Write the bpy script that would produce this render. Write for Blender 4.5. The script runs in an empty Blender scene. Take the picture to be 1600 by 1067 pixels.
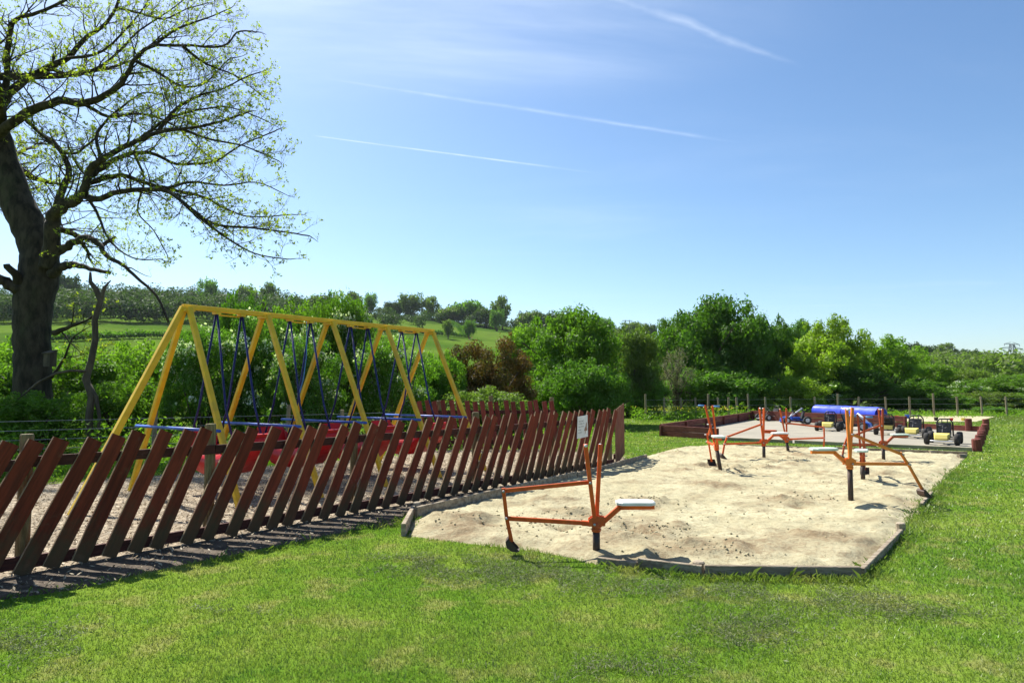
import bpy, math, random
import numpy as np
from mathutils import Vector, Matrix, Quaternion

random.seed(7)
RNG = np.random.default_rng(7)
SC = bpy.context.scene
COL = SC.collection

# ------------------------------------------------------------------ camera
F = 1067.0                      # focal length in photo pixels (24 mm on 36 mm)
CAMH = 1.65
HOR = 605.0                     # row of the level horizon
PHI = math.atan((HOR - 533.5) / F)
cam = bpy.data.objects.new('camera', bpy.data.cameras.new('camera'))
COL.objects.link(cam)
cam.data.lens = 24.0
cam.data.sensor_width = 36.0
cam.data.clip_start = 0.05
cam.data.clip_end = 6000
cam.location = (0, 0, CAMH)
cam.rotation_euler = (math.pi / 2 + PHI, 0, 0)
SC.camera = cam
SC.cycles.max_bounces = 7
SC.cycles.diffuse_bounces = 3
SC.cycles.glossy_bounces = 2
SC.cycles.transmission_bounces = 4
SC.cycles.transparent_max_bounces = 6
SC.cycles.caustics_reflective = False
SC.cycles.caustics_refractive = False
SC.cycles.use_denoising = True
SC.cycles.sample_clamp_indirect = 6.0
SC.view_settings.view_transform = 'Standard'
SC.view_settings.look = 'None'
SC.view_settings.gamma = 1.0
SC.view_settings.use_curve_mapping = False
SC.view_settings.exposure = 1.0

# ------------------------------------------------------------------ sky and sun
SUN_EL = math.radians(50)
SUN_AZ = math.atan2(-0.64, 0.77)          # from +Y towards +X
S = Vector((math.sin(SUN_AZ) * math.cos(SUN_EL), math.cos(SUN_AZ) * math.cos(SUN_EL), math.sin(SUN_EL)))

def ray(px, py):
    xr, yr = (px - 800) / F, (533.5 - py) / F
    return Vector((xr, math.cos(PHI) - yr * math.sin(PHI), math.sin(PHI) + yr * math.cos(PHI)))

class NT:
    def __init__(s, nt): s.nt = nt
    def n(s, t, **k):
        nd = s.nt.nodes.new(t)
        for a, b in k.items():
            if a == 'inp':
                for i, v in b.items():
                    if hasattr(v, 'is_output') or isinstance(v, bpy.types.NodeSocket): s.nt.links.new(v, nd.inputs[i])
                    else: nd.inputs[i].default_value = v
            else: setattr(nd, a, b)
        return nd
    def m(s, op, a, b=0.0, c=0.0, clamp=False):
        nd = s.n('ShaderNodeMath', operation=op, use_clamp=clamp)
        for i, v in enumerate((a, b, c)):
            if isinstance(v, bpy.types.NodeSocket): s.nt.links.new(v, nd.inputs[i])
            else: nd.inputs[i].default_value = v
        return nd.outputs[0]
    def mix(s, f, a, b, blend='MIX'):
        nd = s.n('ShaderNodeMix', data_type='RGBA', blend_type=blend)
        for i, v in ((0, f), (6, a), (7, b)):
            if isinstance(v, bpy.types.NodeSocket): s.nt.links.new(v, nd.inputs[i])
            else: nd.inputs[i].default_value = v if i == 0 else (v if len(v) == 4 else (*v, 1))
        return nd.outputs[2]
    def ramp(s, f, stops):
        nd = s.n('ShaderNodeValToRGB')
        e = nd.color_ramp.elements
        while len(e) < len(stops): e.new(0.5)
        for i, (p, c) in enumerate(stops):
            e[i].position = p; e[i].color = c if len(c) == 4 else (*c, 1)
        s.nt.links.new(f, nd.inputs[0])
        return nd.outputs[0]
    def maprange(s, v, a, b, c=0.0, d=1.0, smooth=True):
        nd = s.n('ShaderNodeMapRange', interpolation_type='SMOOTHSTEP' if smooth else 'LINEAR', clamp=True) if smooth else s.n('ShaderNodeMapRange', clamp=True)
        s.nt.links.new(v, nd.inputs[0])
        for i, x in zip((1, 2, 3, 4), (a, b, c, d)): nd.inputs[i].default_value = x
        return nd.outputs[0]
    def noise(s, vec, scale, detail=4, rough=0.55, dist=0.0):
        nd = s.n('ShaderNodeTexNoise')
        nd.inputs['Scale'].default_value = scale; nd.inputs['Detail'].default_value = detail
        nd.inputs['Roughness'].default_value = rough; nd.inputs['Distortion'].default_value = dist
        if vec is not None: s.nt.links.new(vec, nd.inputs['Vector'])
        return nd.outputs[0]

def make_world():
    w = bpy.data.worlds.new('World'); SC.world = w; w.use_nodes = True
    nt = w.node_tree; nt.nodes.clear(); N = NT(nt)
    sky = N.n('ShaderNodeTexSky', sky_type='NISHITA', sun_disc=False, sun_elevation=SUN_EL, sun_rotation=SUN_AZ,
              altitude=30.0, air_density=0.9, dust_density=0.8, ozone_density=2.0)
    hs = N.n('ShaderNodeHueSaturation', inp={1: 1.1, 4: sky.outputs[0]})
    geo = N.n('ShaderNodeTexCoord')
    sep = N.n('ShaderNodeSeparateXYZ', inp={0: geo.outputs['Generated']})
    z = N.m('MAXIMUM', sep.outputs[2], 0.03)
    u = N.m('DIVIDE', sep.outputs[0], z); v = N.m('DIVIDE', sep.outputs[1], z)
    up = N.maprange(sep.outputs[2], 0.04, 0.12)
    pv = N.n('ShaderNodeCombineXYZ', inp={0: u, 1: v}).outputs[0]
    masks = []
    def P(px, py):
        d = ray(px, py); return d.x / d.z, d.y / d.z
    def trail(p0, p1, w0, w1, k, fa, fb, rag, seed):
        a, b = P(*p0), P(*p1)
        L = math.hypot(b[0] - a[0], b[1] - a[1]); ux, uy = (b[0] - a[0]) / L, (b[1] - a[1]) / L
        du, dv = N.m('SUBTRACT', u, a[0]), N.m('SUBTRACT', v, a[1])
        t = N.m('DIVIDE', N.m('ADD', N.m('MULTIPLY', du, ux), N.m('MULTIPLY', dv, uy)), L)
        wob = N.m('MULTIPLY', N.m('SUBTRACT', N.noise(pv, 2.2 + seed, 3), 0.5), rag)
        nn = N.m('ABSOLUTE', N.m('ADD', N.m('SUBTRACT', N.m('MULTIPLY', dv, ux), N.m('MULTIPLY', du, uy)), wob))
        wd = N.m('ADD', N.m('MULTIPLY', t, w1 - w0), w0)
        core = N.m('SUBTRACT', 1.0, N.m('DIVIDE', nn, N.m('MAXIMUM', wd, 0.001)), clamp=True)
        core = N.m('POWER', core, 1.3)
        win = N.m('MULTIPLY', N.maprange(t, -0.02, fa), N.maprange(t, fb, 1.05, 1.0, 0.0))
        br = N.maprange(N.noise(pv, 5 + seed, 4), 0.25, 0.7, 0.35, 1.0)
        masks.append(N.m('MULTIPLY', N.m('MULTIPLY', core, win), N.m('MULTIPLY', br, k)))
    trail((495, 213), (965, 275), 0.010, 0.022, 0.5, 0.03, 0.35, 0.01, 0.3)
    trail((430, 110), (1160, 224), 0.020, 0.026, 0.22, 0.25, 0.75, 0.02, 1.1)
    trail((955, -8), (1255, 106), 0.05, 0.018, 0.24, 0.02, 0.5, 0.06, 2.3)
    # thin cirrus: stretched noise, everywhere in the sky
    mp = N.n('ShaderNodeMapping', inp={0: pv, 2: (0, 0, 0.5), 3: (0.35, 1.1, 1.0)})
    c1 = N.noise(mp.outputs[0], 0.85, 7, 0.62, 0.6)
    c2 = N.noise(pv, 0.35, 2, 0.5)
    cir = N.m('MULTIPLY', N.maprange(c1, 0.46, 0.78), N.maprange(c2, 0.42, 0.62))
    masks.append(N.m('MULTIPLY', cir, 0.08))
    # a veil of cirrus high up ahead and to the west
    a = P(640, 40)
    dd = N.m('SQRT', N.m('ADD', N.m('POWER', N.m('MULTIPLY', N.m('SUBTRACT', u, a[0]), 0.75), 2.0), N.m('POWER', N.m('MULTIPLY', N.m('SUBTRACT', v, a[1]), 1.5), 2.0)))
    veil = N.m('MULTIPLY', N.maprange(dd, 0.1, 1.0, 1.0, 0.0), N.maprange(c1, 0.3, 0.72))
    masks.append(N.m('MULTIPLY', veil, 0.42))
    tot = masks[0]
    for q in masks[1:]: tot = N.m('MAXIMUM', tot, q)
    tot = N.m('MULTIPLY', tot, up, clamp=True)
    clear = N.mix(1.0, hs.outputs[0], (0.93, 1.01, 1.03, 1), 'MULTIPLY')
    col = N.mix(tot, clear, (8.0, 8.6, 9.2))
    bg = N.n('ShaderNodeBackground', inp={0: col, 1: 0.085})
    out = N.n('ShaderNodeOutputWorld', inp={0: bg.outputs[0]})
make_world()

sun = bpy.data.objects.new('sun', bpy.data.lights.new('sun', 'SUN'))
COL.objects.link(sun)
sun.data.energy = 5.0
sun.data.angle = math.radians(0.53)
sun.data.color = (1.0, 0.955, 0.88)
sun.rotation_euler = (-S).to_track_quat('-Z', 'Y').to_euler()
sun.location = (-10, 20, 30)

# ------------------------------------------------------------------ terrain function and placement helpers
SKYX = np.array([-3000, -600, 0, 100, 300, 450, 560, 700, 800, 900, 1000, 1150, 1300, 1400, 1600, 2200, 4000])
SKYY = np.array([560, 480, 470, 462, 466, 474, 482, 496, 506, 513, 523, 537, 549, 556, 568, 575, 585])
AZ = np.arctan((SKYX - 800) / F)
R0, RR = 54.0, 420.0

def lattice(seed):
    return np.random.default_rng(seed).random((256, 256))
LAT = [lattice(100 + i) for i in range(6)]
def vnoise(x, y, k=0):
    x = np.asarray(x, float); y = np.asarray(y, float)
    xi = np.floor(x).astype(int); yi = np.floor(y).astype(int)
    fx = x - xi; fy = y - yi
    fx = fx * fx * (3 - 2 * fx); fy = fy * fy * (3 - 2 * fy)
    L = LAT[k]
    a = L[xi % 256, yi % 256]; b = L[(xi + 1) % 256, yi % 256]
    c = L[xi % 256, (yi + 1) % 256]; d = L[(xi + 1) % 256, (yi + 1) % 256]
    return (a * (1 - fx) + b * fx) * (1 - fy) + (c * (1 - fx) + d * fx) * fy
def fbm(x, y, o=4, k=0):
    s = 0; a = 0.5; f = 1.0
    for i in range(o):
        s = s + a * (vnoise(x * f + 17.3 * i, y * f + 5.1 * i, (k + i) % 6) - 0.5); a *= 0.5; f *= 2.03
    return s

def terrain(x, y):
    x = np.asarray(x, float); y = np.asarray(y, float)
    r = np.hypot(x, y); az = np.arctan2(x, y)
    azc = np.clip(az, -1.35, 1.35)
    e = (HOR - np.interp(azc, AZ, SKYY)) / F * np.maximum(np.cos(azc), 0.2)
    back = np.clip((np.pi - np.abs(az)) / (np.pi - 1.35), 0, 1)
    E = e * RR * (0.3 + 0.7 * back)
    t = np.clip((r - R0) / (RR - R0), 0, 1)
    z = E * t ** 1.32
    far = np.clip((r - RR) / 500, 0, 1)
    z = z * (1 - 0.35 * far)
    z = z + 5.0 * fbm(x * 0.013, y * 0.013, 3, 2) * t * np.clip((1.15 - t) * 3, 0, 1)
    return z

def G(px, py, z=0.0):
    d = ray(px, py); t = (z - CAMH) / d.z
    return Vector((d.x * t, d.y * t, z))
def V(px, py, Y):
    d = ray(px, py); t = Y / d.y
    return Vector((d.x * t, Y, CAMH + d.z * t))
def T(px, py):
    d = ray(px, py)
    p = None
    for i in range(900):
        t = 20 * (1.0045 ** i)
        q = Vector((d.x * t, d.y * t, CAMH + d.z * t))
        if q.z <= float(terrain(q.x, q.y)): return q
        p = q
    return p
def XG(px, Y):
    """a spot on the ground seen in column px at distance Y"""
    x = (px - 800) / F * Y
    return Vector((x, Y, float(terrain(x, Y))))

def pip(x, y, poly):
    x = np.asarray(x); y = np.asarray(y)
    ins = np.zeros(x.shape, bool); n = len(poly)
    for i in range(n):
        x0, y0 = poly[i][0], poly[i][1]; x1, y1 = poly[(i + 1) % n][0], poly[(i + 1) % n][1]
        if y0 == y1: continue
        c = ((y0 > y) != (y1 > y)) & (x < (x1 - x0) * (y - y0) / (y1 - y0) + x0)
        ins ^= c
    return ins
def pdist(x, y, poly):
    x = np.asarray(x, float); y = np.asarray(y, float)
    d = np.full(x.shape, 1e9); n = len(poly)
    for i in range(n):
        ax, ay = poly[i][0], poly[i][1]; bx, by = poly[(i + 1) % n][0], poly[(i + 1) % n][1]
        L = (bx - ax) ** 2 + (by - ay) ** 2 + 1e-9
        t = np.clip(((x - ax) * (bx - ax) + (y - ay) * (by - ay)) / L, 0, 1)
        d = np.minimum(d, np.hypot(x - ax - t * (bx - ax), y - ay - t * (by - ay)))
    return np.where(pip(x, y, poly), d, -d)

# ------------------------------------------------------------------ object helpers
def link(o, parent=None):
    COL.objects.link(o)
    if parent is not None: o.parent = parent
    return o
def tag(o, label=None, cat=None, group=None, kind=None):
    if label: o['label'] = label
    if cat: o['category'] = cat
    if group: o['group'] = group
    if kind: o['kind'] = kind
    return o
def empty(name, loc=(0, 0, 0), rz=0.0, label=None, cat=None, group=None):
    o = bpy.data.objects.new(name, None); o.empty_display_size = 0.1
    COL.objects.link(o); o.location = loc; o.rotation_euler = (0, 0, rz)
    return tag(o, label, cat, group)
def npmesh(name, verts, faces, mat=None, attrs=None, smooth=False):
    verts = np.asarray(verts, np.float32).reshape(-1, 3); faces = np.asarray(faces, np.int32)
    k = faces.shape[1]
    me = bpy.data.meshes.new(name)
    me.vertices.add(len(verts)); me.vertices.foreach_set('co', verts.ravel())
    me.loops.add(faces.size); me.loops.foreach_set('vertex_index', faces.ravel())
    me.polygons.add(len(faces)); me.polygons.foreach_set('loop_start', np.arange(0, faces.size, k, dtype=np.int32))
    if smooth: me.polygons.foreach_set('use_smooth', np.ones(len(faces), bool))
    for nm, arr in (attrs or {}).items():
        a = me.attributes.new(nm, 'FLOAT', 'POINT'); a.data.foreach_set('value', np.asarray(arr, np.float32).ravel())
    me.update(calc_edges=True)
    if mat: me.materials.append(mat)
    return me
def obj(name, me, parent=None, loc=None, rz=None):
    o = bpy.data.objects.new(name, me); link(o, parent)
    if loc is not None: o.location = loc
    if rz is not None: o.rotation_euler = (0, 0, rz)
    return o
def copy_tree(o, parent=None):
    c = o.copy(); COL.objects.link(c); c.parent = parent
    for ch in o.children: copy_tree(ch, c)
    return c

class MB:
    def __init__(s): s.v = []; s.f = []
    def add(s, v, f):
        b = len(s.v); s.v.extend(tuple(p) for p in v); s.f.extend(tuple(b + i for i in q) for q in f); return s
    def box(s, c, d, rot=None):
        x, y, z = d[0] / 2, d[1] / 2, d[2] / 2
        P = [Vector((i * x, j * y, k * z)) for k in (-1, 1) for j in (-1, 1) for i in (-1, 1)]
        if rot is not None: P = [rot @ p for p in P]
        c = Vector(c)
        return s.add([p + c for p in P], [(0, 2, 3, 1), (4, 5, 7, 6), (0, 1, 5, 4), (2, 6, 7, 3), (0, 4, 6, 2), (1, 3, 7, 5)])
    def bar(s, a, b, w, h=None, up=(0, 0, 1), ch=0.0):
        h = w if h is None else h
        a, b = Vector(a), Vector(b); d = (b - a).normalized(); up = Vector(up)
        sd = d.cross(up)
        if sd.length < 1e-4: sd = d.cross(Vector((1, 0, 0)))
        sd.normalize(); u = sd.cross(d).normalized()
        c = ch
        if c <= 0: prof = [(-1, -1), (1, -1), (1, 1), (-1, 1)]; pr = [(i * w / 2, j * h / 2) for i, j in prof]
        else:
            W, H = w / 2, h / 2
            pr = [(-W + c, -H), (W - c, -H), (W, -H + c), (W, H - c), (W - c, H), (-W + c, H), (-W, H - c), (-W, -H + c)]
        n = len(pr)
        P = [a + sd * i + u * j for i, j in pr] + [b + sd * i + u * j for i, j in pr]
        return s.add(P, [tuple(range(n))[::-1], tuple(range(n, 2 * n))] + [(i, (i + 1) % n, n + (i + 1) % n, n + i) for i in range(n)])
    def tube(s, pts, rad, n=8, cap=True):
        pts = [Vector(p) for p in pts]
        if not hasattr(rad, '__len__'): rad = [rad] * len(pts)
        m = len(pts)
        ref = None; V_ = []
        for i, p in enumerate(pts):
            t = (pts[min(i + 1, m - 1)] - pts[max(i - 1, 0)])
            t = t.normalized() if t.length > 1e-9 else Vector((0, 0, 1))
            if ref is None:
                ref = t.orthogonal().normalized()
            else:
                ref = (ref - t * ref.dot(t))
                ref = ref.normalized() if ref.length > 1e-6 else t.orthogonal().normalized()
            bn = t.cross(ref)
            for k in range(n):
                a = 2 * math.pi * k / n
                V_.append(p + (ref * math.cos(a) + bn * math.sin(a)) * rad[i])
        Fc = []
        for i in range(m - 1):
            for k in range(n):
                Fc.append((i * n + k, i * n + (k + 1) % n, (i + 1) * n + (k + 1) % n, (i + 1) * n + k))
        if cap: Fc.append(tuple(range(n))[::-1]); Fc.append(tuple(range((m - 1) * n, m * n)))
        return s.add(V_, Fc)
    def lathe(s, prof, n=16, origin=(0, 0, 0), axis='z'):
        o = Vector(origin); P = []
        for r, h in prof:
            for k in range(n):
                a = 2 * math.pi * k / n; c, d = r * math.cos(a), r * math.sin(a)
                P.append(o + (Vector((c, d, h)) if axis == 'z' else Vector((c, h, d)) if axis == 'y' else Vector((h, c, d))))
        Fc = []
        for i in range(len(prof) - 1):
            for k in range(n):
                q = (i * n + k, i * n + (k + 1) % n, (i + 1) * n + (k + 1) % n, (i + 1) * n + k)
                Fc.append(q if axis != 'y' else q[::-1])
        return s.add(P, Fc)
    def prism(s, poly, z0, z1):
        n = len(poly)
        return s.add([(p[0], p[1], z0) for p in poly] + [(p[0], p[1], z1) for p in poly],
                     [tuple(range(n))[::-1], tuple(range(n, 2 * n))] + [(i, (i + 1) % n, n + (i + 1) % n, n + i) for i in range(n)])
    def mesh(s, name, mat=None, smooth=False):
        me = bpy.data.meshes.new(name); me.from_pydata(s.v, [], s.f)
        if smooth: me.polygons.foreach_set('use_smooth', np.ones(len(s.f), bool))
        me.update()
        if mat: me.materials.append(mat)
        return me
    def build(s, name, mat, parent=None, smooth=False, loc=None):
        return obj(name, s.mesh(name, mat, smooth), parent, loc)

# ------------------------------------------------------------------ materials
def newmat(name):
    m = bpy.data.materials.new(name); m.use_nodes = True
    nt = m.node_tree; nt.nodes.clear()
    return m, NT(nt)
def finish(N, shader, disp=None):
    o = N.n('ShaderNodeOutputMaterial'); N.nt.links.new(shader, o.inputs[0])
def pmat(name, c1, c2=None, scale=8.0, rough=0.6, bump=0.0, bscale=None, coord='Object', stretch=None, spec=0.3, metal=0.0, lo=0.35, hi=0.65, rand=0.0, dirt=None):
    m, N = newmat(name)
    tc = N.n('ShaderNodeTexCoord')
    vec = tc.outputs[coord] if coord != 'World' else N.n('ShaderNodeNewGeometry').outputs['Position']
    if stretch: vec = N.n('ShaderNodeMapping', inp={0: vec, 3: stretch}).outputs[0]
    if rand or stretch:
        oi = N.n('ShaderNodeObjectInfo')
        off = N.m('MULTIPLY', oi.outputs['Random'], 37.0)
        vec = N.n('ShaderNodeVectorMath', operation='ADD', inp={0: vec, 1: N.n('ShaderNodeCombineXYZ', inp={0: off, 1: off, 2: off}).outputs[0]}).outputs[0]
    nz = N.noise(vec, scale, 6, 0.62)
    col = N.mix(N.maprange(nz, lo, hi), c1, c2 or tuple(x * 0.75 for x in c1))
    if dirt: col = N.mix(N.m('MULTIPLY', N.maprange(N.noise(vec, scale * 0.3, 5, 0.7), 0.5, 0.72), dirt[1]), col, dirt[0])
    if rand:
        k = N.m('ADD', N.m('MULTIPLY', oi.outputs['Random'], rand), 1 - rand / 2)
        col = N.mix(1.0, col, N.n('ShaderNodeCombineColor', inp={0: k, 1: k, 2: k}).outputs[0], 'MULTIPLY')
    b = N.n('ShaderNodeBsdfPrincipled', inp={'Base Color': col, 'Metallic': metal, 'Specular IOR Level': spec})
    rr = N.maprange(nz, 0.3, 0.7, max(rough - 0.1, 0.05), min(rough + 0.12, 1), smooth=False); N.nt.links.new(rr, b.inputs['Roughness'])
    if bump:
        bn = N.n('ShaderNodeBump', inp={'Strength': bump, 'Distance': 0.02, 'Height': N.noise(vec, bscale or scale * 4, 5, 0.65)})
        N.nt.links.new(bn.outputs[0], b.inputs['Normal'])
    finish(N, b.outputs[0]); return m

def leafmat(name, c1, c2, trans=0.52, hue=None, gloss=0.018):
    m, N = newmat(name)
    at = N.n('ShaderNodeAttribute', attribute_name='tint')
    oi = N.n('ShaderNodeObjectInfo')
    col = N.mix(at.outputs['Fac'], c1, c2)
    k = N.m('ADD', N.m('MULTIPLY', oi.outputs['Random'], 0.35), 0.82)
    col = N.mix(1.0, col, N.n('ShaderNodeCombineColor', inp={0: k, 1: k, 2: k}).outputs[0], 'MULTIPLY')
    df = N.n('ShaderNodeBsdfDiffuse', inp={0: col})
    tcol = N.mix(1.0, col, (1.2, 1.55, 0.55, 1), 'MULTIPLY')
    tr = N.n('ShaderNodeBsdfTranslucent', inp={0: tcol})
    mx = N.n('ShaderNodeMixShader', inp={0: trans, 1: df.outputs[0], 2: tr.outputs[0]})
    gl = N.n('ShaderNodeBsdfGlossy', inp={0: (0.8, 0.85, 0.8, 1), 1: 0.5})
    mg = N.n('ShaderNodeMixShader', inp={0: gloss, 1: mx.outputs[0], 2: gl.outputs[0]})
    finish(N, mg.outputs[0]); return m

M = {}
def turfcol(N, pos):
    n1 = N.noise(pos, 0.55, 3, 0.5); n2 = N.noise(pos, 2.3, 4, 0.6); n3 = N.noise(pos, 14, 3, 0.6)
    col = N.mix(N.maprange(n1, 0.35, 0.66), (0.088, 0.176, 0.016), (0.152, 0.226, 0.030))
    col = N.mix(N.m('MULTIPLY', N.maprange(n2, 0.50, 0.66), 0.7), col, (0.225, 0.225, 0.075))
    col = N.mix(N.m('MULTIPLY', N.maprange(n2, 0.30, 0.46, 1.0, 0.0), 0.7), col, (0.055, 0.140, 0.012))
    col = N.mix(N.m('MULTIPLY', N.maprange(n3, 0.5, 0.7), 0.25), col, (0.16, 0.17, 0.06))
    return col
def make_ground_mat():
    m, N = newmat('turf_and_fields')
    pos = N.n('ShaderNodeNewGeometry').outputs['Position']
    near = turfcol(N, pos)
    # distance from the play field
    ln = N.n('ShaderNodeVectorMath', operation='LENGTH', inp={0: pos}).outputs['Value']
    nz = N.noise(pos, 0.02, 3, 0.5)
    fields = N.mix(N.maprange(nz, 0.4, 0.6), (0.050, 0.105, 0.012), (0.092, 0.155, 0.020))
    fields = N.mix(N.m('MULTIPLY', N.maprange(N.noise(pos, 0.25, 5, 0.65), 0.45, 0.7), 0.5), fields, (0.06, 0.075, 0.022))
    rough = N.mix(N.maprange(N.noise(pos, 0.8, 5, 0.7), 0.4, 0.65), (0.055, 0.100, 0.016), (0.10, 0.115, 0.032))
    col = N.mix(N.maprange(ln, 36, 44), near, rough)
    col = N.mix(N.maprange(ln, 95, 130), col, fields)
    # bare ploughed strip under the wood
    b = N.n('ShaderNodeBsdfPrincipled', inp={'Base Color': col, 'Roughness': 1.0, 'Specular IOR Level': 0.0})
    bn = N.n('ShaderNodeBump', inp={'Strength': 0.6, 'Distance': 0.03, 'Height': N.noise(pos, 40, 4, 0.7)})
    N.nt.links.new(bn.outputs[0], b.inputs['Normal'])
    finish(N, b.outputs[0]); return m
def make_blade_mat():
    m, N = newmat('grass_blades')
    pos = N.n('ShaderNodeNewGeometry').outputs['Position']
    at = N.n('ShaderNodeAttribute', attribute_name='tint')
    col = turfcol(N, pos)
    col = N.mix(N.m('MULTIPLY', at.outputs['Fac'], 0.6), col, (0.25, 0.30, 0.09))
    df = N.n('ShaderNodeBsdfDiffuse', inp={0: col})
    tr = N.n('ShaderNodeBsdfTranslucent', inp={0: N.mix(1.0, col, (1.2, 1.25, 0.7, 1), 'MULTIPLY')})
    mx = N.n('ShaderNodeMixShader', inp={0: 0.45, 1: df.outputs[0], 2: tr.outputs[0]})
    gl = N.n('ShaderNodeBsdfGlossy', inp={0: (0.9, 0.95, 0.8, 1), 1: 0.45})
    mg = N.n('ShaderNodeMixShader', inp={0: 0.04, 1: mx.outputs[0], 2: gl.outputs[0]})
    finish(N, mg.outputs[0]); return m
def make_sand_mat():
    m, N = newmat('sand')
    pos = N.n('ShaderNodeNewGeometry').outputs['Position']
    at = N.n('ShaderNodeAttribute', attribute_name='damp')
    n1 = N.noise(pos, 1.3, 5, 0.6); n2 = N.noise(pos, 15, 6, 0.75); n3 = N.noise(pos, 70, 3, 0.7)
    col = N.mix(N.maprange(n1, 0.35, 0.65), (0.51, 0.468, 0.300), (0.415, 0.375, 0.232))
    col = N.mix(N.m('MULTIPLY', N.maprange(n2, 0.47, 0.62), 0.8), col, (0.31, 0.262, 0.155))
    col = N.mix(N.m('MULTIPLY', at.outputs['Fac'], N.maprange(n2, 0.3, 0.6, 0.55, 1.0)), col, (0.225, 0.165, 0.095))
    col = N.mix(N.m('MULTIPLY', N.maprange(n3, 0.54, 0.72), 0.5), col, (0.22, 0.16, 0.09))
    b = N.n('ShaderNodeBsdfPrincipled', inp={'Base Color': col, 'Roughness': 0.95, 'Specular IOR Level': 0.1})
    hh = N.m('ADD', N.m('MULTIPLY', n2, 1.0), N.m('MULTIPLY', n3, 0.35))
    bn = N.n('ShaderNodeBump', inp={'Strength': 0.9, 'Distance': 0.03, 'Height': hh})
    N.nt.links.new(bn.outputs[0], b.inputs['Normal'])
    finish(N, b.outputs[0]); return m
def make_slat_mat(name, red1, red2, algae=0.75):
    m, N = newmat(name)
    tc = N.n('ShaderNodeTexCoord'); oi = N.n('ShaderNodeObjectInfo')
    off = N.m('MULTIPLY', oi.outputs['Random'], 50.0)
    vec = N.n('ShaderNodeVectorMath', operation='ADD', inp={0: tc.outputs['Object'], 1: N.n('ShaderNodeCombineXYZ', inp={0: off, 1: off, 2: off}).outputs[0]}).outputs[0]
    gr = N.n('ShaderNodeMapping', inp={0: vec, 3: (30, 30, 2.2)}).outputs[0]
    n1 = N.noise(gr, 1.0, 5, 0.65); n2 = N.noise(vec, 5, 5, 0.65)
    col = N.mix(N.maprange(n1, 0.35, 0.68), red1, red2)
    k = N.m('ADD', N.m('MULTIPLY', oi.outputs['Random'], 0.45), 0.78)
    col = N.mix(1.0, col, N.n('ShaderNodeCombineColor', inp={0: k, 1: k, 2: k}).outputs[0], 'MULTIPLY')
    z = N.n('ShaderNodeSeparateXYZ', inp={0: tc.outputs['Object']}).outputs[2]
    wear = N.m('ADD', z, N.m('MULTIPLY', N.m('SUBTRACT', n2, 0.5), 0.9))
    col = N.mix(N.m('MULTIPLY', N.maprange(wear, 0.1, 0.55, 1.0, 0.0), algae), col, (0.070, 0.064, 0.030))
    col = N.mix(N.m('MULTIPLY', N.maprange(n2, 0.6, 0.75), 0.35), col, (0.16, 0.12, 0.07))
    b = N.n('ShaderNodeBsdfPrincipled', inp={'Base Color': col, 'Roughness': 0.75, 'Specular IOR Level': 0.2})
    bn = N.n('ShaderNodeBump', inp={'Strength': 0.5, 'Distance': 0.01, 'Height': n1})
    N.nt.links.new(bn.outputs[0], b.inputs['Normal'])
    finish(N, b.outputs[0]); return m

M['ground'] = make_ground_mat()
M['blade'] = make_blade_mat()
M['sand'] = make_sand_mat()
M['slat'] = make_slat_mat('red_stained_slat', (0.190, 0.033, 0.015), (0.100, 0.021, 0.010))
M['slat_edge_lit'] = pmat('sunlit_slat_edge', (0.34, 0.24, 0.13), (0.17, 0.08, 0.045), 18, 0.85, stretch=(1, 1, 0.2))  # pale tan paints the sunlight caught by the slat edges
M['slat_back'] = make_slat_mat('red_stained_slat_weathered', (0.21, 0.045, 0.030), (0.125, 0.028, 0.020), 0.3)
M['rail'] = pmat('red_stained_rail', (0.075, 0.020, 0.012), (0.045, 0.014, 0.010), 6, 0.8, 0.4, stretch=(1, 6, 6), rand=0.3)
M['post'] = pmat('round_timber_post', (0.23, 0.19, 0.095), (0.14, 0.115, 0.055), 7, 0.85, 0.5, 30, stretch=(6, 6, 1), rand=0.3)
M['wirepost'] = pmat('grey_fence_post', (0.30, 0.25, 0.16), (0.19, 0.155, 0.095), 9, 0.85, 0.4, 30, stretch=(5, 5, 1), rand=0.3)
M['wire'] = pmat('galvanised_wire', (0.35, 0.36, 0.36), None, 5, 0.5, metal=0.6)
M['board'] = pmat('weathered_board', (0.37, 0.31, 0.22), (0.20, 0.155, 0.105), 3.0, 0.85, 0.6, 14, stretch=(1, 7, 7), rand=0.3)
M['yellow'] = pmat('yellow_paint', (0.78, 0.51, 0.022), (0.66, 0.42, 0.02), 5, 0.45, 0.08, 60, dirt=((0.30, 0.23, 0.05), 0.5))
M['navy'] = pmat('navy_paint', (0.012, 0.019, 0.13), (0.008, 0.013, 0.08), 6, 0.45)
M['bluebar'] = pmat('blue_paint', (0.055, 0.14, 0.50), (0.035, 0.09, 0.36), 6, 0.4)
M['red'] = pmat('red_plastic', (0.58, 0.010, 0.012), (0.45, 0.008, 0.010), 3, 0.38, dirt=((0.24, 0.03, 0.02), 0.35))
M['orange'] = pmat('orange_paint', (0.74, 0.130, 0.020), (0.58, 0.088, 0.015), 6, 0.5, 0.08, 60, rand=0.25, dirt=((0.26, 0.075, 0.025), 0.7))
M['brown_orange'] = pmat('rusty_orange_paint', (0.44, 0.080, 0.020), (0.33, 0.06, 0.016), 6, 0.55, 0.1, 60, dirt=((0.17, 0.055, 0.025), 0.6))
M['sunlit_orange'] = pmat('sunlit_orange_paint', (0.80, 0.26, 0.045), (0.68, 0.19, 0.03), 6, 0.5, 0.08, 60, dirt=((0.36, 0.11, 0.03), 0.6))  # lighter copy of the orange: sunlight on one digger put into the colour
M['steel'] = pmat('dark_steel', (0.045, 0.036, 0.032), (0.085, 0.05, 0.035), 8, 0.6, 0.2, 50)
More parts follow.
